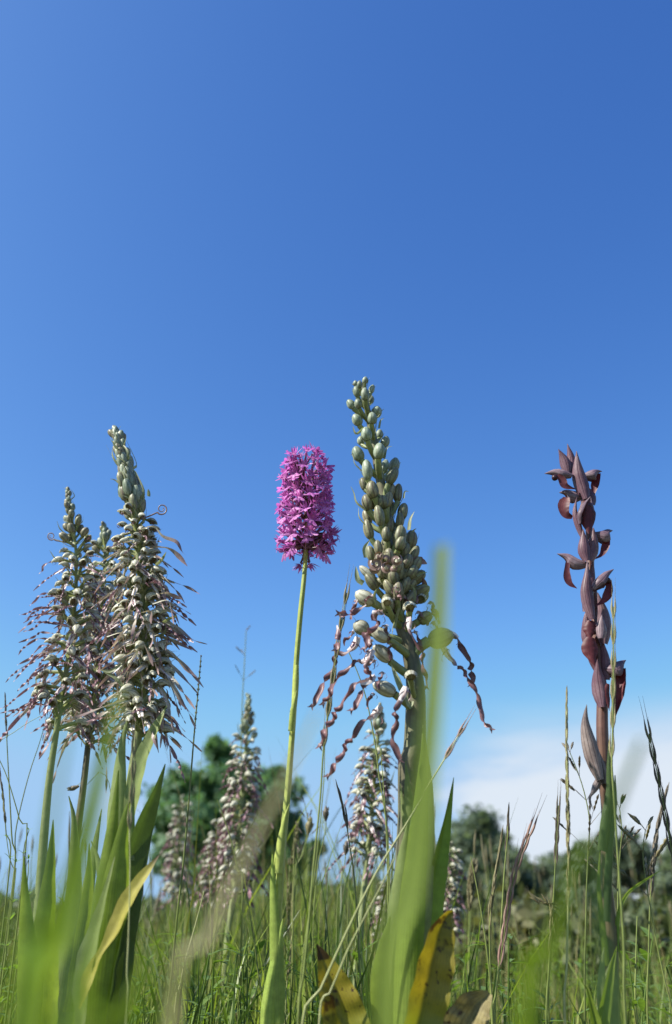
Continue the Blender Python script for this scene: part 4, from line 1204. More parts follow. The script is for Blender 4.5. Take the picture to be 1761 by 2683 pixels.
for pts, tw, dy in [
    ([(500, 375), (440, 405), (395, 440), (345, 440), (300, 435)], 1.2, .012),
    ([(620, 425), (565, 425), (560, 445), (588, 500), (545, 555), (500, 590), (505, 640), (478, 695)], 3.0, .02),
    ([(445, 610), (415, 670), (360, 725), (290, 755), (245, 840), (205, 920), (150, 1030), (105, 1120)], 3.0, .010),
    ([(290, 535), (298, 590), (295, 640), (280, 700)], 1.0, .014),
    ([(545, 735), (480, 785), (400, 802), (335, 850), (290, 930), (245, 1000), (185, 1090)], 3.2, .016),
    ([(560, 885), (505, 930), (430, 965), (350, 1040), (300, 1130), (235, 1240), (195, 1330), (170, 1410)], 4.0, .018),
    ([(555, 700), (515, 770), (510, 850), (520, 905), (488, 970), (450, 1060), (395, 1140)], 2.8, .022),
    ([(605, 1110), (545, 1185), (465, 1250), (405, 1330), (340, 1440), (280, 1530), (220, 1625)], 3.8, .020),
    ([(800, 975), (735, 1100), (720, 1180), (715, 1280), (705, 1380), (742, 1510)], 2.6, .026),
    ([(815, 470), (812, 560), (865, 635), (905, 720), (915, 830), (935, 980)], 2.6, .026),
    ([(1090, 580), (1180, 625), (1205, 720), (1250, 800), (1275, 880), (1265, 955)], 2.4, .0),
    ([(1050, 670), (1110, 760), (1200, 860), (1265, 930), (1310, 1030), (1340, 1140), (1370, 1220), (1415, 1278)], 4.0, .004),
    ([(1040, 520), (1020, 440), (985, 425)], 0.6, .002), ([(870, 165), (905, 210), (920, 265)], .6, .0),
]:
    lip_c(pts, twist=tw, Y=YC - dy, white=pts[0][1] > 300 and tw > 2)
# short spotted lips hanging from the mouths of the lower hooded flowers
for (x, y, dx, dy_, fr) in [(430, 345, -40, 110, .4), (405, 570, -60, 90, .3), (545, 625, -30, 120, .9), (560, 770, -60, 80, .5), (565, 1020, -50, 90, .7), (600, 420, -50, 60, .8), (960, 350, 50, 110, .1), (990, 500, 40, 120, .2), (700, 330, 10, 90, .95), (760, 300, 50, 100, .7), (560, 300, -70, 60, .6),
                            (640, 520, 20, 100, .95), (690, 640, -20, 120, .95), (880, 420, 70, 90, .3), (850, 560, 50, 120, .6), (620, 860, -30, 110, .8), (720, 240, 30, 80, .95), (820, 280, 60, 70, .5)]:
    lip_c([(x, y), (x + dx * .35, y + dy_ * .25), (x + dx * .8, y + dy_ * .65), (x + dx, y + dy_ * 1.25)], w=12, twist=rng.uniform(.8, 1.8), Y=YC - 0.016 * fr, white=True, tip=False)
# curled, still unopened lips bunched in front
for cx, cy, r0, ph, dr in [(640, 40, 48, 1.2, 1), (720, 45, 46, 2.0, -1), (655, 105, 44, .3, 1), (570, 75, 46, 2.6, 1), (600, 20, 40, 4.0, -1), (560, 110, 34, .8, -1), (700, 110, 30, 5.0, 1)]:
    tq = np.linspace(0, 1, 34)
    aq = ph + dr * tq * 8.0
    rq = r0 * (1 - 0.72 * tq)
    Yq = YC - 0.020 - 0.006 * rng.random()
    Pq = [at(c4(cx + r_ * math.cos(a_), cy - r_ * math.sin(a_)), Yq - 0.003 * t_) for a_, r_, t_ in zip(aq, rq, tq)]
    mb = MB()
    w_ = px(10, Pq[0])
    mb.sheet(Pq, [w_, w_, w_ * .8], (0.2, -0.3, 1), arc=30, cols=4, samples=60)
    mb.build('lip', M['curl'], big)
mb = MB()
mb.sheet([at(c4(845, 110), YC - .004), at(c4(880, 55), YC - .006), at(c4(945, 75), YC - .004)], [px(16, PC[8]), px(26, PC[8]), px(20, PC[8]), px(3, PC[8])], (0.2, -1, 0.3), arc=35, cols=5, samples=12, wave=.15)
mb.build('lip', M['lip_dry'], big)
for pts, w in [([(870, 165), (900, 145), (945, 138)], 8), ([(480, 1180 - 960), (440, 190), (425, 95)], 14)]:
    leaf(big, [c4(*q) for q in pts], YC - .008, [w, w, w * .7, 1], M['bract'], arc=50, name='bract', wave=0, cols=4, samples=10)
# long narrow bracts on the lower stem and curled threads at the spike edge
for pts, w, cr_ in [([(440, 470), (385, 510), (360, 455)], 7, c3), ([(430, 790), (375, 730), (365, 660), (345, 675)], 6, c3), ([(460, 1090), (390, 1030), (370, 960), (345, 910)], 6, c3), ([(455, 1200), (410, 1140), (405, 1070)], 5, c3), ([(560, 470), (572, 410), (598, 390)], 6, c3),
                    ([(600, 700), (620, 620), (660, 605)], 6, c3), ([(745, 1000), (755, 950), (785, 948)], 5, c3), ([(790, 1240), (800, 1160), (828, 1100)], 12, c3), ([(810, 1250), (825, 1238), (842, 1228)], 5, c3), ([(460, 1450), (450, 1380), (488, 1315)], 12, c3),
                    ([(575, 380), (560, 300), (608, 225)], 9, c4), ([(860, 350), (850, 250), (800, 220)], 8, c4), ([(700, 545), (730, 420), (780, 260)], 12, c4), ([(760, 1000), (720, 900), (680, 800)], 14, c4), ([(845, 1080), (820, 1130), (780, 1020), (740, 900)], 10, c4), ([(720, 480), (700, 530), (690, 600)], 5, c4)]:
    leaf(big, [cr_(*q) for q in pts], YC - .010, [w, w, w * .7, 1], M['bract'], arc=45, name='bract', wave=0, cols=4, samples=12, rot=rng.uniform(-60, 60))
# leaves of the big plant
for pts, Y, w, mt, rot, arc, vf in [
    ([c9(850, 1300), c9(900, 900), c9(870, 500), c9(850, 280)], YC - .012, [44, 40, 26, 2], 'leaf_pale', 190, 70, False),
    ([c9(860, 900), c9(830, 700), c9(815, 560), c9(808, 460)], YC - .006, [26, 20, 12, 2], 'leaf_pale', 150, 60, False),
    ([c9(760, 1560), c9(800, 1300), c9(830, 1000), c9(860, 780)], YC - .018, [40, 44, 30, 2], 'leaf_pale', 170, 60, False),
    ([c9(800, 2500), c9(812, 2000), c9(850, 1400), c9(905, 950), c9(955, 500), c9(985, 60)], YC - .022, [84, 88, 82, 66, 42, 3], 'leaf_bright', 150, 75, False),
    ([c9(735, 2350), c9(740, 1800), c9(750, 1400), c9(790, 1050)], YC - .014, [80, 70, 44, 4], 'leaf_pale', 150, 55, False),
    ([c9(980, 2000), c9(1030, 1500), c9(1100, 1100), c9(1170, 750), c9(1228, 410)], YC - .004, [70, 74, 66, 50, 24, 2], 'leaf', 30, 30, True),
    ([c9(900, 2400), c9(940, 1800), c9(975, 1300), c9(1000, 900), c9(1010, 500), c9(985, 0)], YC - .010, [60, 66, 64, 56, 40, 2], 'leaf_pale', 185, 65, False),
    ([c9(700, 2600), c9(640, 2250), c9(635, 1950), c9(680, 1680), c9(725, 1500)], YC - .02, [40, 52, 56, 36, 2], 'leaf', 160, 60, False),
    ([c9(860, 2700), c9(960, 2300), c9(1040, 1950), c9(1110, 1650), c9(1175, 1500), c9(1222, 1468)], YC - .035, [90, 110, 124, 126, 116, 86, 10], 'leaf_old', 22, 34, True),
    ([c9(450, 2750), c9(360, 2350), c9(270, 2050), c9(190, 1820), c9(150, 1725)], YC - .02, [110, 140, 145, 120, 70, 4], 'leaf_old', 10, 36, True),
    ([c9(1330, 2700), c9(1330, 2450), c9(1400, 2250), c9(1480, 2150), c9(1512, 2110)], YC - .02, [130, 150, 150, 110, 24], 'leaf_dead', -10, 38, True),
    ([c9(240, 2500), c9(262, 2400), c9(270, 2290)], YC - .02, [30, 34, 16], 'leaf_dead', 0, 30, True),
]:
    leaf(big, pts, Y, w, M[mt], arc=arc, vfold=vf, rot=rot, wave=0.05 if mt in ('leaf_old', 'leaf_dead') else 0.015, cols=9, samples=34)

# ------------------------------------------------------------------ tongue orchid on the right
YS = 0.49
stem_s = [c5(470, 330), c5(560, 480), c5(610, 640), c5(640, 820), c5(670, 1000), c5(680, 1250), c5(685, 1500), c5(720, 1750), c5(745, 1980), c5(750, 2200), c6(770, 700), c6(785, 950), c6(785, 1200), c6(795, 1500), c6(810, 1800), c6(830, 2100), c10(1110, 1250), c10(1130, 1500), c10(1140, 1700), c10(1140, 2000), c10(1135, 2290)]
PS = wpath(stem_s, YS, True)
ser = thing('tongue_orchid', 'tall tongue orchid at right with dark red tongue-like lips and grey mauve hoods', 'orchid', PS[-1])
mb = MB()
mb.tube(PS[::-1], [px(a / 2, PS[8]) for a in [8, 14, 18, 22, 22, 24, 26, 26, 28, 30, 28, 24, 22, 26, 34, 36, 36, 38, 40, 42, 44, 44]][::-1], 14, samples=100)
mb.build('stem', M['ser_stem'], ser)


def boat(pts, w, name, mt, dy=0.0, rot=180.0, arc=95, crop_=c5, s=4.1, cols=9, prof=None, samples=22):
    """Pointed boat-shaped bract or hood: base to tip, w = greatest width in close-up pixels; rot 180 = hollow away from the camera."""
    prof = prof or [0.45, 0.8, 1.0, 0.95, 0.7, 0.35, 0.03]
    return leaf(ser, [crop_(*q) for q in pts], YS - dy, [w * (1.22 if name == 'bract' else 1.15) / s * a for a in prof], M[mt], arc=arc if name == 'bract' else 135, rot=rot, name=name, wave=0.0, cols=cols, samples=samples)


def tongue(pts, w, dy, crop_=c5, s=4.1, rot=60, prof=None, arc=25):
    return leaf(ser, [crop_(*q) for q in pts], YS - dy, [w / s * a for a in (prof or [0.5, 0.8, 1.0, 0.95, 0.6, 0.3, 0.04])], M['ser_lip'], arc=arc, rot=rot * 0.45 if abs(rot) < 100 else rot, name='lip', wave=0.02, cols=7, samples=20)


def dark_lobe(x, y, r, dy, crop_=c5, s=4.1):
    c = at(crop_(x, y), YS - dy)
    rr_ = px(r / s, c)
    mb_ = MB()
    t = np.linspace(-1, 1, 9)
    mb_.tube([c + np.array([rr_ * k, 0, rr_ * .2 * k]) for k in t], rr_ * np.sqrt(np.clip(1 - t ** 2, 0, 1)) + rr_ * .02, 10, samples=9)
    return mb_.build('lip_lobe', M['ser_dark'], ser)


# upright bracts round the stem, top to bottom
boat([(470, 430), (485, 330), (470, 210), (438, 92)], 92, 'bract', 'ser_bract', .002)
boat([(430, 400), (400, 310), (370, 220), (340, 148)], 100, 'bract', 'ser_bract', .004, rot=165)
boat([(640, 680), (600, 540), (555, 380), (535, 170)], 132, 'bract', 'ser_bract', .010, rot=185)
boat([(690, 760), (650, 660), (600, 560), (560, 470)], 140, 'bract', 'ser_bract', .003)
boat([(600, 1120), (535, 960), (505, 820), (538, 660)], 62, 'bract', 'ser_bract', .012, rot=150)
boat([(640, 1350), (600, 1230), (600, 1110), (608, 1010)], 112, 'bract', 'ser_bract', .013, rot=165)
boat([(690, 1350), (725, 1220), (735, 1100), (718, 990)], 116, 'bract', 'ser_bract', .011, rot=200)
boat([(700, 1980), (650, 1800), (630, 1650), (642, 1500), (652, 1345)], 112, 'bract', 'ser_bract', .014, rot=170)
boat([(640, 1900), (700, 1600), (715, 1430), (705, 1320)], 100, 'bract', 'ser_bract', .006, rot=200)
boat([(830, 2240), (830, 2050), (820, 1880), (765, 1690)], 150, 'bract', 'ser_bract', .006, rot=190)
boat([(800, 2180), (800, 2060), (805, 1980), (808, 1925)], 100, 'bract', 'ser_hood', .014, rot=180)
boat([(650, 2300), (615, 2150), (625, 1950), (660, 1850)], 90, 'bract', 'ser_bract', .008, rot=150)
boat([(790, 1000), (760, 800), (740, 640), (735, 500)], 140, 'bract', 'ser_bract', .008, crop_=c6, s=3.966)
boat([(830, 720), (810, 560), (800, 420), (790, 300)], 110, 'bract', 'ser_bract', .004, crop_=c6, s=3.966)
boat([(740, 680), (660, 520), (610, 350), (600, 200)], 70, 'bract', 'ser_bract', .006, crop_=c6, s=3.966, rot=140)
boat([(735, 620), (640, 400), (680, 330), (760, 200)], 40, 'bract', 'ser_hood', .002, crop_=c6, s=3.966)
# dry lowest bract and shrivelled end
boat([(760, 1760), (690, 1560), (620, 1280), (605, 1120), (624, 975)], 135, 'bract', 'ser_dry', .012, crop_=c6, s=3.966, rot=175)
boat([(790, 1800), (760, 1650), (740, 1520), (725, 1400)], 110, 'bract', 'ser_dry', .006, crop_=c6, s=3.966)
boat([(750, 1760), (690, 1880), (655, 1950), (690, 2070)], 60, 'bract', 'ser_dry', .010, crop_=c6, s=3.966, prof=[1, 1.1, .8, .4, .35, .2, .03])
# hoods and lips of the open flowers
boat([(500, 420), (400, 372), (300, 366), (190, 412)], 110, 'hood', 'ser_hood', .008, rot=-80)
tongue([(330, 430), (380, 480), (415, 545), (530, 582)], 88, .010, rot=-30)
dark_lobe(302, 458, 34, .009)
boat([(600, 420), (690, 375), (760, 370), (812, 388)], 125, 'hood', 'ser_hood', .002, rot=80)
tongue([(775, 410), (745, 500), (725, 600), (712, 700)], 92, .0, rot=40)
boat([(620, 620), (510, 600), (420, 586), (348, 616)], 135, 'hood', 'ser_hood', .004, rot=-85)
tongue([(430, 670), (400, 760), (420, 850), (490, 885)], 130, .006, rot=20, prof=[.5, .9, 1, .9, .75, .55, .3])
# front-facing flower
boat([(560, 960), (545, 860), (600, 750), (685, 660)], 70, 'hood', 'ser_hood', .016, rot=60, arc=60)
boat([(720, 960), (730, 860), (715, 760), (690, 665)], 60, 'hood', 'ser_hood', .014, rot=-60, arc=60)
tongue([(640, 700), (655, 830), (660, 940), (668, 1060)], 190, .017, rot=170, arc=50, prof=[.5, .75, 1, .9, .7, .4, .05])
dark_lobe(665, 765, 40, .015)
boat([(730, 1040), (800, 1030), (870, 1010), (926, 1024)], 140, 'hood', 'ser_hood', .0, rot=80)
tongue([(865, 1070), (855, 1170), (810, 1280), (715, 1342)], 88, .0, rot=50)
boat([(670, 1370), (560, 1330), (450, 1275), (325, 1272)], 130, 'hood', 'ser_hood', .006, rot=-85)
tongue([(440, 1370), (432, 1500), (460, 1590), (542, 1648)], 82, .007, rot=-25, prof=[.6, .65, .8, 1, .9, .5, .04])
boat([(680, 1650), (730, 1560), (820, 1480), (936, 1438)], 120, 'hood', 'ser_hood', .010, rot=75)
tongue([(880, 1560), (885, 1660), (840, 1770), (735, 1840)], 100, .009, rot=40, prof=[.6, .7, .9, 1, .7, .35, .04])
dark_lobe(872, 1562, 32, .010)
tongue([(690, 1990), (680, 2080), (680, 2170), (690, 2200)], 150, .012, rot=175, arc=55)
dark_lobe(720, 2110, 36, .010)
tongue([(690, 2170), (680, 2260), (700, 2380), (735, 2480)], 180, .014, rot=170, arc=45)
boat([(790, 590), (890, 545), (970, 520), (1032, 512)], 170, 'hood', 'ser_hood', .002, crop_=c6, s=3.966, rot=75)
tongue([(1000, 600), (975, 760), (950, 950), (905, 1150)], 170, .003, crop_=c6, s=3.966, rot=60, arc=60)
tongue([(850, 760), (835, 850), (850, 940), (860, 1040)], 80, .008, crop_=c6, s=3.966, rot=150, arc=50)
# lower sheaths and leaves
for pts, dy, w, mt, rot, arc, vf in [
    ([c6(800, 2500), c6(850, 2150), c6(890, 1900), c6(880, 1650), c6(860, 1350)], .012, [26, 30, 28, 20, 3], 'leaf_deep', 215, 70, False),
    ([c10(1130, 1600), c10(1150, 1100), c10(1180, 800), c10(1175, 600)], .010, [20, 24, 18, 3], 'leaf_deep', 215, 70, False),
    ([c10(1090, 2300), c10(1075, 2050), c10(1085, 1850), c10(1100, 1770)], .016, [30, 26, 18, 2], 'leaf_pale', 160, 55, False),
    ([c10(1060, 2400), c10(1110, 2100), c10(1150, 1900), c10(1186, 1765)], .018, [44, 40, 28, 2], 'leaf', 20, 40, True),
    ([c10(1140, 2400), c10(1130, 2200), c10(1150, 2000), c10(1180, 1800)], .012, [56, 56, 40, 4], 'leaf_pale', 185, 60, False),
    ([c10(1060, 2380), c10(1020, 2200), c10(985, 2060), c10(963, 2030)], .020, [44, 34, 18, 5], 'leaf', 10, 40, True),
    ([c10(1180, 1800), c10(1190, 1560), c10(1240, 1430), c10(1310, 1360), c10(1490, 1245)], .002, [16, 14, 10, 8, 1], 'grass', 20, 35, True),
    ([c10(1110, 1900), c10(1080, 1600), c10(1060, 1350), c10(1070, 1100)], .008, [20, 18, 12, 2], 'leaf', 160, 60, False),
]:
    leaf(ser, pts, YS - dy, w, M[mt], arc=arc, vfold=vf, rot=rot, wave=0.015, cols=7, samples=26)


# ------------------------------------------------------------------ grass stalks one by one
def stalk(label, pts, Y, w, head, head_frac=0.25, mt='stalk', hm='seed', size=1.0, leafy=False, ground=True, group='grass stalks among the orchids'):
    """pts: picture points top to bottom; w: width in picture pixels at the foot; head: kind of flower head on the top head_frac."""
    Pt = wpath(pts, Y, ground)
    o = thing('grass_stalk', label, 'grass', Pt[-1], group)
    S_ = smooth(Pt, 80)
    mb_ = MB()
    r0 = px(w / 2, Pt[-1])
    mb_.tube(S_[::-1], [r0, r0, r0 * .85, r0 * .7, r0 * .45], 7, samples=50)
    mb_.build('stem', M[mt], o)
    k1 = int(80 * head_frac)
    hb = MB()
    r_ = rng
    if head in ('brome', 'awned'):
        for k in range(2, k1, 4 if head == 'brome' else 3):
            d = unit(S_[max(0, k - 3)] - S_[k + 2])
            for sg in (-1, 1):
                sv = unit(np.cross(d, to_cam(S_[k]))) * sg
                a_ = S_[k]
                L = 0.013 * size
                e = a_ + d * L + sv * L * .06
                hb.tube([a_, a_ + d * L * .45 + sv * L * .07, e], [0.0002 * size, 0.00075 * size, 0.0002], 5, samples=6)
                hb.tube([e, e + d * L * .9 + sv * L * .05 * r_.random()], [0.00018, 0.00005], 3, samples=3)
    elif head == 'foxtail':
        for k in range(0, k1):
            f = k / k1
            rr_ = 0.0021 * size * (math.sin(math.pi * min(1, .12 + f * .95)) ** .6)
            for j in range(5):
                a_ = r_.random() * 6.28
                d = unit(S_[max(0, k - 2)] - S_[k + 2])
                q = np.array([math.cos(a_), math.sin(a_), 0]) * rr_
                hb.tube([S_[k], S_[k] + q * .8 + d * .0016 * size, S_[k] + q + d * .0038 * size], [.0004 * size, .0006 * size, .0001], 4, samples=4)
    elif head == 'spike':
        for k in range(0, k1):
            d = unit(S_[max(0, k - 2)] - S_[k + 2])
            for j in range(2):
                a_ = r_.random() * 6.28
                q = np.array([math.cos(a_), math.sin(a_), 0])
                L = 0.0085 * size * r_.uniform(.8, 1.2)
                rr_ = .0009 * size * min(1, .35 + k / k1)
                hb.tube([S_[k], S_[k] + d * L * .5 + q * rr_, S_[k] + d * L + q * rr_ * .7], [.0002, .0005 * size, .0001], 4, samples=4)
    elif head == 'panicle':
        for k in range(0, k1, 5):
            d = unit(S_[max(0, k - 2)] - S_[k + 2])
            for j in range(3):
                a_ = r_.random() * 6.28
                L = 0.018 * size * (0.35 + k / k1)
                q = unit(np.array([math.cos(a_), math.sin(a_), 0.55]) + d * .4)
                e = S_[k] + q * L
                hb.tube([S_[k], S_[k] + q * L * .6 + [0, 0, .001], e], [.00022, .00016, .00012], 3, samples=5)
                for m_ in range(3):
                    s0 = S_[k] + q * L * (.6 + .2 * m_)
                    hb.tube([s0, s0 + q * .0025 * size + [0, 0, .0006], s0 + q * .005 * size], [.0002, .0008 * size, .0001], 5, samples=5)
    elif head == 'knob':
        c = S_[0]
        d = unit(S_[0] - S_[4])
        hb.tube([c - d * .006 * size, c, c + d * .005 * size], [.0006, .0026 * size, .0004], 8, samples=8)
        for j in range(14):
            q = unit(nrg.normal(size=3)) * .0026 * size
            hb.tube([c + q * .5, c + q * 1.25 + d * .002], [.0006 * size, .0001], 4, samples=3)
    if hb.n:
        hb.build('seed_head', M[hm], o)
    if leafy:
        k = 45
        lf = MB()
        sg = 1 if rng.random() < .5 else -1
        L = 0.06
        lf.sheet([S_[k], S_[k] + [sg * .012, -.004, .025], S_[k] + [sg * .035, -.006, .04], S_[k] + [sg * .06, -.01, .035]], [.002, .0026, .002, .0003], (-sg, -.3, .6), arc=30, cols=4, samples=14, vfold=True)
        lf.build('blade', M['grass'], o)
    return o


D = lambda *a: [dd(*q) for q in a]
stalk('green grass stalk with slender awned head passing just left of the twisted lips', D((806, 1378), (797, 1430), (785, 1500), (775, 1570), (762, 1660), (752, 1740), (744, 1860), (730, 2000), (718, 2140), (705, 2270), (693, 2380)), .455, 8, 'brome', .33, 'stalk', 'seed', 1.0)
stalk('second green stalk close beside the awned one, bending left to the picture foot', [c9(213, 170), c9(205, 450), c9(165, 900), c9(118, 1300), c9(60, 1700), c9(20, 2050), c9(0, 2350)], .46, 6, 'none')
stalk('distant stalk with a dark narrow head against the sky above the blurred orchid', D((572, 1468), (569, 1530), (565, 1600), (562, 1670), (560, 1800), (562, 2000), (570, 2300)), .95, 5, 'panicle', .16, 'stalk', 'seed_dark', .8)
stalk('straight grey-green stalk with a plain thin spike right of the tall left orchid', D((467, 1528), (462, 1590), (452, 1700), (440, 1850), (427, 2000), (412, 2130), (395, 2300), (385, 2390)), .56, 8, 'foxtail', .2, 'stalk', 'seed_dark', .42)
stalk('tall straight stalk with long narrow seed spike left of the dark red orchid', D((1317, 1632), (1317, 1700), (1318, 1800), (1320, 1900), (1321, 2000), (1321, 2100), (1317, 2250), (1314, 2390)), .47, 8, 'spike', .42, 'stalk_pale', 'seed', 1.0)
stalk('awned stalk rising close along the right side of the dark red orchid', D((1426, 1410), (1426, 1470), (1426, 1540), (1425, 1620), (1424, 1700), (1422, 1780), (1430, 1900), (1440, 2050), (1450, 2200), (1456, 2390)), .46, 9, 'brome', .3, 'stalk', 'seed', 1.0)
stalk('dark awned stalk leaning in from the right edge', D((1508, 1705), (1520, 1760), (1534, 1830), (1548, 1900), (1560, 1970), (1580, 2080), (1600, 2300)), .5, 7, 'brome', .5, 'stalk', 'seed_dark', 1.1)
stalk('green stalk with plain slender spike right of the thick stem', D((1181, 1905), (1179, 1950), (1172, 2030), (1166, 2130), (1158, 2250), (1150, 2390)), .55, 8, 'spike', .12, 'stalk', 'seed_dark', 1.0)
stalk('stalk with pinkish awned head leaning right, right of the thick stem', D((1230, 1938), (1212, 1985), (1192, 2050), (1178, 2130), (1166, 2210), (1152, 2310), (1146, 2390)), .54, 7, 'brome', .42, 'stalk', 'seed_pink', 1.2)
stalk('light green stalk with knotty narrow spike leaning left of the pinkish head', D((1164, 1958), (1156, 2010), (1146, 2070), (1138, 2150), (1140, 2260), (1144, 2390)), .6, 7, 'spike', .28, 'stalk', 'seed', 1.2)
stalk('bare light green stalk bending left beside the spotted leaf', D((1094, 1990), (1108, 2060), (1122, 2140), (1134, 2230), (1142, 2310), (1146, 2390)), .52, 7, 'none')
stalk('blurred plump foxtail head right of the spotted yellow leaf', D((1102, 2015), (1098, 2050), (1092, 2110), (1090, 2200), (1090, 2390)), .9, 7, 'foxtail', .22, 'stalk', 'seed', 2.2)
stalk('dark thin awned stalk in the gap between trees left of the tall straight one', D((1298, 1872), (1296, 1930), (1292, 2000), (1286, 2100), (1278, 2230), (1270, 2390)), .6, 6, 'brome', .22, 'stalk', 'seed_dark', .9)
stalk('nodding loose panicle just left of the dark red orchid base', D((1325, 1750), (1345, 1800), (1360, 1850), (1370, 1910), (1366, 2000), (1362, 2120), (1360, 2390)), .6, 6, 'panicle', .3, 'stalk', 'seed_dark', 1.1)
stalk('loose dark panicle hanging right of the dark red orchid stem', D((1440, 1880), (1445, 1930), (1440, 2000), (1436, 2100), (1440, 2390)), .62, 6, 'panicle', .3, 'stalk', 'seed_dark', 1.1)
stalk('pair-headed spike standing near the right edge against the sky', D((1542, 1868), (1530, 1920), (1520, 1990), (1512, 2080), (1508, 2200), (1506, 2390)), .62, 6, 'spike', .3, 'stalk', 'seed_dark', 1.6)
stalk('small branching weed head with bead-like pods near the right edge', D((1500, 1930), (1494, 1975), (1500, 2040), (1512, 2110), (1526, 2190), (1545, 2280), (1570, 2390)), .55, 6, 'panicle', .2, 'stalk', 'seed', 1.2, leafy=False)
stalk('pale stalk crossing diagonally with a thin pinkish tip pointing up right', D((1076, 1692), (1058, 1722), (1030, 1770), (985, 1845), (935, 1930), (885, 2010), (840, 2095), (790, 2200), (740, 2310), (702, 2390)), .44, 9, 'brome', .12, 'stalk_pale', 'seed_pink', .8)
stalk('second pale stalk parallel below the diagonal one', [c9(760, 1050), c9(680, 1220), c9(560, 1450), c9(470, 1620), c9(390, 1780), c9(320, 1950), c9(240, 2140), c9(170, 2350)], .435, 8, 'none', mt='stalk_pale')
stalk('dark thin stem slanting behind the twisted lips of the middle orchid', [c4(375, 725), c4(430, 850), c4(490, 1020), c4(535, 1220), c4(575, 1450), c9(640, 400), c9(690, 700), c9(705, 1000), c9(712, 1400), c9(705, 1800), c9(695, 2350)], .49, 7, 'none')
stalk('thin green stem beside the dark slanting one, slightly to its right', [c9(655, 180), c9(665, 350), c9(690, 650), c9(712, 900), c9(722, 1200), c9(726, 1600), c9(715, 2000), c9(705, 2350)], .5, 6, 'none')
stalk('green stalk with small dark tip bending right, left of the middle orchid foot', [c9(340, 575), c9(375, 720), c9(410, 950), c9(440, 1150), c9(465, 1450), c9(485, 1850), c9(512, 2350)], .55, 7, 'spike', .1, 'stalk', 'seed_dark', 1.2)
stalk('thin stalk with a brown plantain knob left of the middle orchid', [c9(222, 690), c9(225, 780), c9(200, 920), c9(165, 1060), c9(140, 1300), c9(120, 1700)], .7, 5, 'knob', mt='stalk', hm='seed_dark')
stalk('short stalk with brown knob head before the crossed stalks', [c9(382, 960), c9(372, 1070), c9(340, 1250), c9(310, 1500)], .75, 5, 'knob', mt='stalk', hm='seed_dark')
stalk('small airy panicle right of the pale flower stem against the sky', [c15(1355, 770), c15(1375, 880), c15(1385, 960), c15(1370, 1080), c15(1330, 1250), c15(1270, 1500)], .85, 5, 'panicle', .3, 'stalk', 'seed_dark', .9)
stalk('brown tipped foxtail standing just right of the pale flower stem', [c15(1285, 960), c15(1280, 1050), c15(1260, 1180), c15(1235, 1300), c15(1215, 1500)], .85, 6, 'foxtail', .5, 'stalk', 'seed', 1.1)
stalk('short fox-tailed stalk with oval head beside the pale flower stem', [c15(1395, 955), c15(1390, 1040), c15(1350, 1150), c15(1310, 1280), c15(1260, 1500)], .8, 5, 'knob', mt='stalk', hm='seed', size=1.4)
stalk('thin fine stalk at the left edge crossing toward the orchid', [c7(-10, 690), c7(40, 800), c7(90, 960), c7(130, 1110), c7(160, 1300)], .55, 6, 'none')
stalk('upright thin stalk near the left edge', [c7(35, 340), c7(45, 600), c7(60, 900), c7(75, 1200), c7(85, 1500)], .6, 6, 'spike', .1, 'stalk', 'seed_dark', .8)
stalk('thin stalk leaning right at the left edge, behind the thin orchid', [c7(300, 430), c7(250, 600), c7(190, 780), c7(130, 1010), c7(95, 1200), c7(80, 1500)], .62, 5, 'none')
stalk('short stalk at the very left edge of the meadow', [c7(2, 800), c7(20, 950), c7(40, 1180), c7(55, 1450)], .6, 6, 'spike', .15, 'stalk', 'seed_dark', .8)
stalk('yellowish awned stalk running down in front of the tall left orchid leaves', [c7(848, 620), c7(846, 760), c7(838, 930), c7(822, 1120), c7(826, 1350), c7(822, 1600), c7(815, 1850), c7(805, 2060), c7(800, 2350)], .43, 6, 'brome', .2, 'stalk_pale', 'seed', .8)
stalk('thin side stalk with a dark spikelet between the left orchids', [c7(462, 885), c7(520, 850), c7(560, 860), c7(640, 780), c7(700, 900), c7(690, 1300)], .6, 4, 'knob', mt='stalk', hm='seed_dark', size=.7)
stalk('fine grass stem curving across the sky at the left edge', [c7(260, 425), c7(160, 480), c7(60, 550), c7(-30, 610), c7(-60, 800)], .5, 4, 'none', ground=True)
stalk('thin green stalk with a side blade at the foot of the tan blurred blade', [c12(870, 300), c12(900, 480), c12(950, 800), c12(980, 1050), c12(1010, 1250), c12(1040, 1500)], .62, 7, 'none')
stalk('curved olive stalk before the blurred orchid left of the pale stem', [c15(575, 730), c15(630, 880), c15(680, 1030), c15(720, 1180), c15(760, 1350), c15(800, 1600)], .7, 7, 'none')
stalk('beaded pale grass spike low to the right of the pale flower stem', [c12(1305, 290), c12(1300, 450), c12(1295, 750), c12(1270, 1050), c12(1240, 1300)], .7, 6, 'spike', .4, 'stalk_pale', 'seed', .8)
stalk('olive stalk leaning right, low left of the creamy blurred orchid', [c12(480, 300), c12(430, 500), c12(370, 720), c12(300, 960), c12(250, 1200), c12(210, 1380)], .66, 7, 'none', mt='stalk_pale')
stalk('arched drooping spikelets left of the tall straight stalk, low in the meadow', [c10(760, 1640), c10(765, 1560), c10(735, 1490), c10(690, 1465), c10(655, 1480), c10(700, 1480), c10(740, 1540), c10(728, 1800), c10(722, 2290)], .56, 6, 'spike', .3, 'stalk', 'seed', 1.0)
stalk('straight green stalk low at right of the dark red orchid', [c10(1325, 1560), c10(1320, 1700), c10(1315, 1900), c10(1312, 2100), c10(1325, 2290)], .6, 8, 'none')
stalk('tall thin stalk left of the tall straight one, with a jointed pale stem', [c10(786, 850), c10(775, 1050), c10(762, 1300), c10(750, 1500), c10(735, 1800), c10(722, 2290)], .58, 6, 'awned', .16, 'stalk', 'seed_dark', .9)


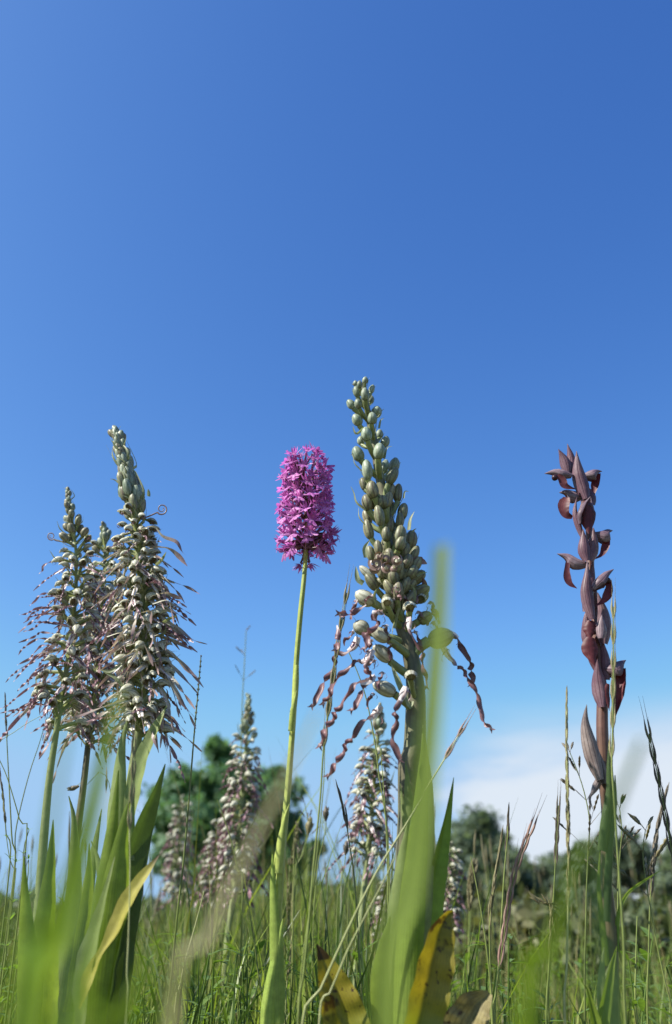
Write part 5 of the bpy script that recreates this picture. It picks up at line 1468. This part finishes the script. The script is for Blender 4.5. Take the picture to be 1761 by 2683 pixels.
# ------------------------------------------------------------------ small leafy herbs at the left edge and along the foot
def herb(label, pts, Y, L_px, n=9, w=5):
    Pt = wpath(pts, Y, True)
    o = thing('meadow_herb', label, 'plant', Pt[-1], 'small leafy herbs among the grass')
    S_ = smooth(Pt, 60)
    mb_ = MB()
    mb_.tube(S_[::-1], [px(w / 2, Pt[0]), px(w / 5, Pt[0])], 6, samples=30)
    mb_.build('stem', M['stalk'], o)
    L = px(L_px, Pt[0])
    for k in range(n):
        q = S_[int(k * 40 / n)]
        for sg in (0, 1, 2):
            a = k * 1.9 + sg * 2.1 + rng.uniform(-.3, .3)
            d = np.array([math.cos(a), math.sin(a) * .8, rng.uniform(.2, .9)])
            l_ = L * rng.uniform(.6, 1.1) * (0.55 + 0.45 * min(1, k / 3))
            lb = MB()
            lb.sheet([q, q + d * l_ * .5, q + d * l_ + [0, 0, -l_ * .15]], [l_ * .08, l_ * .34, l_ * .26, l_ * .02], (-d[0] * .3, -.2, 1), arc=28, cols=4, samples=8)
            lb.build('leaf', M['herb'], o)
    return o


herb('leafy herb with small narrow leaves against the sky at the left edge', [c11(270, 90), c11(240, 180), c11(215, 300), c11(230, 450), c11(250, 600)], .55, 26)
herb('second leafy herb with crowded leaves lower at the left edge', [c11(60, 150), c11(80, 300), c11(110, 450), c11(130, 650)], .57, 28)
herb('small herb with whorled leaves at the foot of the tan blurred blade', [c12(820, 1200), c12(800, 1300), c12(790, 1450), c12(785, 1600)], .55, 30, 6)
herb('small herb with pale round leaves under the olive stalk', [c12(280, 1000), c12(300, 1100), c12(310, 1250), c12(320, 1450)], .58, 34, 6)
herb('bright green herb at picture foot under the thin pale flower stem', [c12(690, 1330), c12(640, 1420), c12(600, 1520), c12(580, 1650)], .5, 42, 5)
herb('low herb in the shade right of the tall left orchid leaves', [c11(1380, 1350), c11(1370, 1420), c11(1350, 1550), c11(1340, 1700)], .55, 30, 6)


# ------------------------------------------------------------------ grass blades close to the lens
def blade(label, pts, Y, w, mt, rot=0.0, arc=28, cat='grass blade', name='grass_shoot', twist=0.0):
    Pt = wpath(pts, Y)
    base = Pt[0].copy()
    d = Pt[0] - Pt[1]
    base = base + d * 0.35
    base[2] = -0.002
    pts_w = [base] + Pt
    S_ = smooth(pts_w, 34)
    mid = Pt[len(Pt) // 2]
    ws = [px(a * 1.45, mid) for a in w]
    t = unit(Pt[-1] - Pt[0])
    n = to_cam(mid)
    n = unit(n - t * np.dot(n, t))
    s_ = np.cross(t, n)
    n = n * math.cos(R(rot)) + s_ * math.sin(R(rot))
    mb_ = MB()
    ww = np.interp(np.linspace(0, 1, 34), np.linspace(0, 1, len(ws)), ws)
    mb_.sheet(S_, ww, n, arc=arc, cols=7, samples=34, vfold=True, twist=twist)
    o = mb_.build(name, M[mt], None, loc=base)
    tag(o, label, cat, 'blurred grass blades close to the lens')
    return o


blade('bright blurred blade rising up in front of the thick stem right of the middle', D((905, 2420), (935, 2200), (962, 2050), (985, 1900), (1004, 1720), (1018, 1550), (1026, 1420), (1031, 1268)), .112, [26, 32, 38, 44, 48, 50, 50, 48, 46, 34], 'grass_front', -30)
blade('broad blurred blade slanting up right in front of the left orchids', D((70, 2420), (120, 2270), (165, 2120), (200, 1980), (228, 1850), (255, 1720), (280, 1610)), .125, [150, 140, 125, 110, 92, 76, 58, 22], 'grass_near', -45)
blade('faint bluish blurred blade left of the broad one', D((40, 2420), (75, 2200), (100, 2000), (125, 1850), (148, 1720), (160, 1640)), .095, [60, 56, 48, 40, 34, 26, 10], 'grass_far_blue', 35)
blade('very faint wide blurred blade behind the broad left one', D((150, 2400), (185, 2150), (215, 1950), (240, 1800), (258, 1690)), .085, [50, 46, 38, 32, 24, 8], 'grass_far_blue', -30)
blade('dry tan blurred blade slanting up right before the blurred orchid', D((395, 2420), (450, 2250), (510, 2110), (570, 1990), (625, 1880), (680, 1780), (738, 1655)), .118, [40, 44, 44, 42, 36, 28, 18, 8], 'grass_tan', -35)
blade('dark blurred blade tip right of the dark red orchid', D((1395, 2200), (1395, 2030), (1415, 1900), (1450, 1810), (1490, 1715)), .11, [30, 36, 40, 46, 46, 20], 'grass_far_blue', 60)
blade('blurred green blade crossing the foot of the meadow left of the dark red orchid', D((1230, 2420), (1270, 2260), (1300, 2130), (1335, 2010), (1365, 1950)), .12, [66, 70, 66, 50, 16], 'grass_near', 35)
blade('blurred bright blade at picture foot between the two right orchids', D((1200, 2420), (1230, 2330), (1258, 2250), (1290, 2150)), .10, [60, 56, 40, 10], 'grass_near', -30)
blade('broad blurred blade at the left picture corner', D((-20, 2420), (5, 2280), (25, 2140), (40, 2030)), .085, [64, 58, 44, 12], 'grass_near', -40)
blade('second blurred blade in the bottom left corner leaning right', D((20, 2430), (55, 2330), (100, 2200), (150, 2090), (195, 2010)), .085, [70, 64, 50, 34, 10], 'grass_near', 45)
blade('dark green blurred blade right of the broad left one', D((170, 2420), (205, 2280), (222, 2160), (232, 2070), (228, 2010)), .13, [50, 46, 38, 26, 10], 'grass_near', 40)
blade('yellow-green blurred blade low left leaning to the right', D((235, 2430), (290, 2330), (345, 2240), (400, 2150), (430, 2090)), .115, [60, 60, 46, 28, 8], 'grass_near', -20)
blade('short yellow-green blurred blade at the picture foot under the golden leaf', D((280, 2430), (310, 2360), (330, 2310), (350, 2270)), .10, [80, 70, 46, 12], 'grass_near', 10)
blade('blurred leaf low between the golden leaf and the tan blade', D((380, 2430), (400, 2340), (430, 2280), (455, 2230)), .11, [50, 46, 34, 8], 'grass_near', -50)
blade('blurred green leaf lying before the tall left orchid foot', D((110, 2440), (190, 2380), (260, 2350), (330, 2350)), .11, [70, 80, 60, 12], 'grass_near', 0)
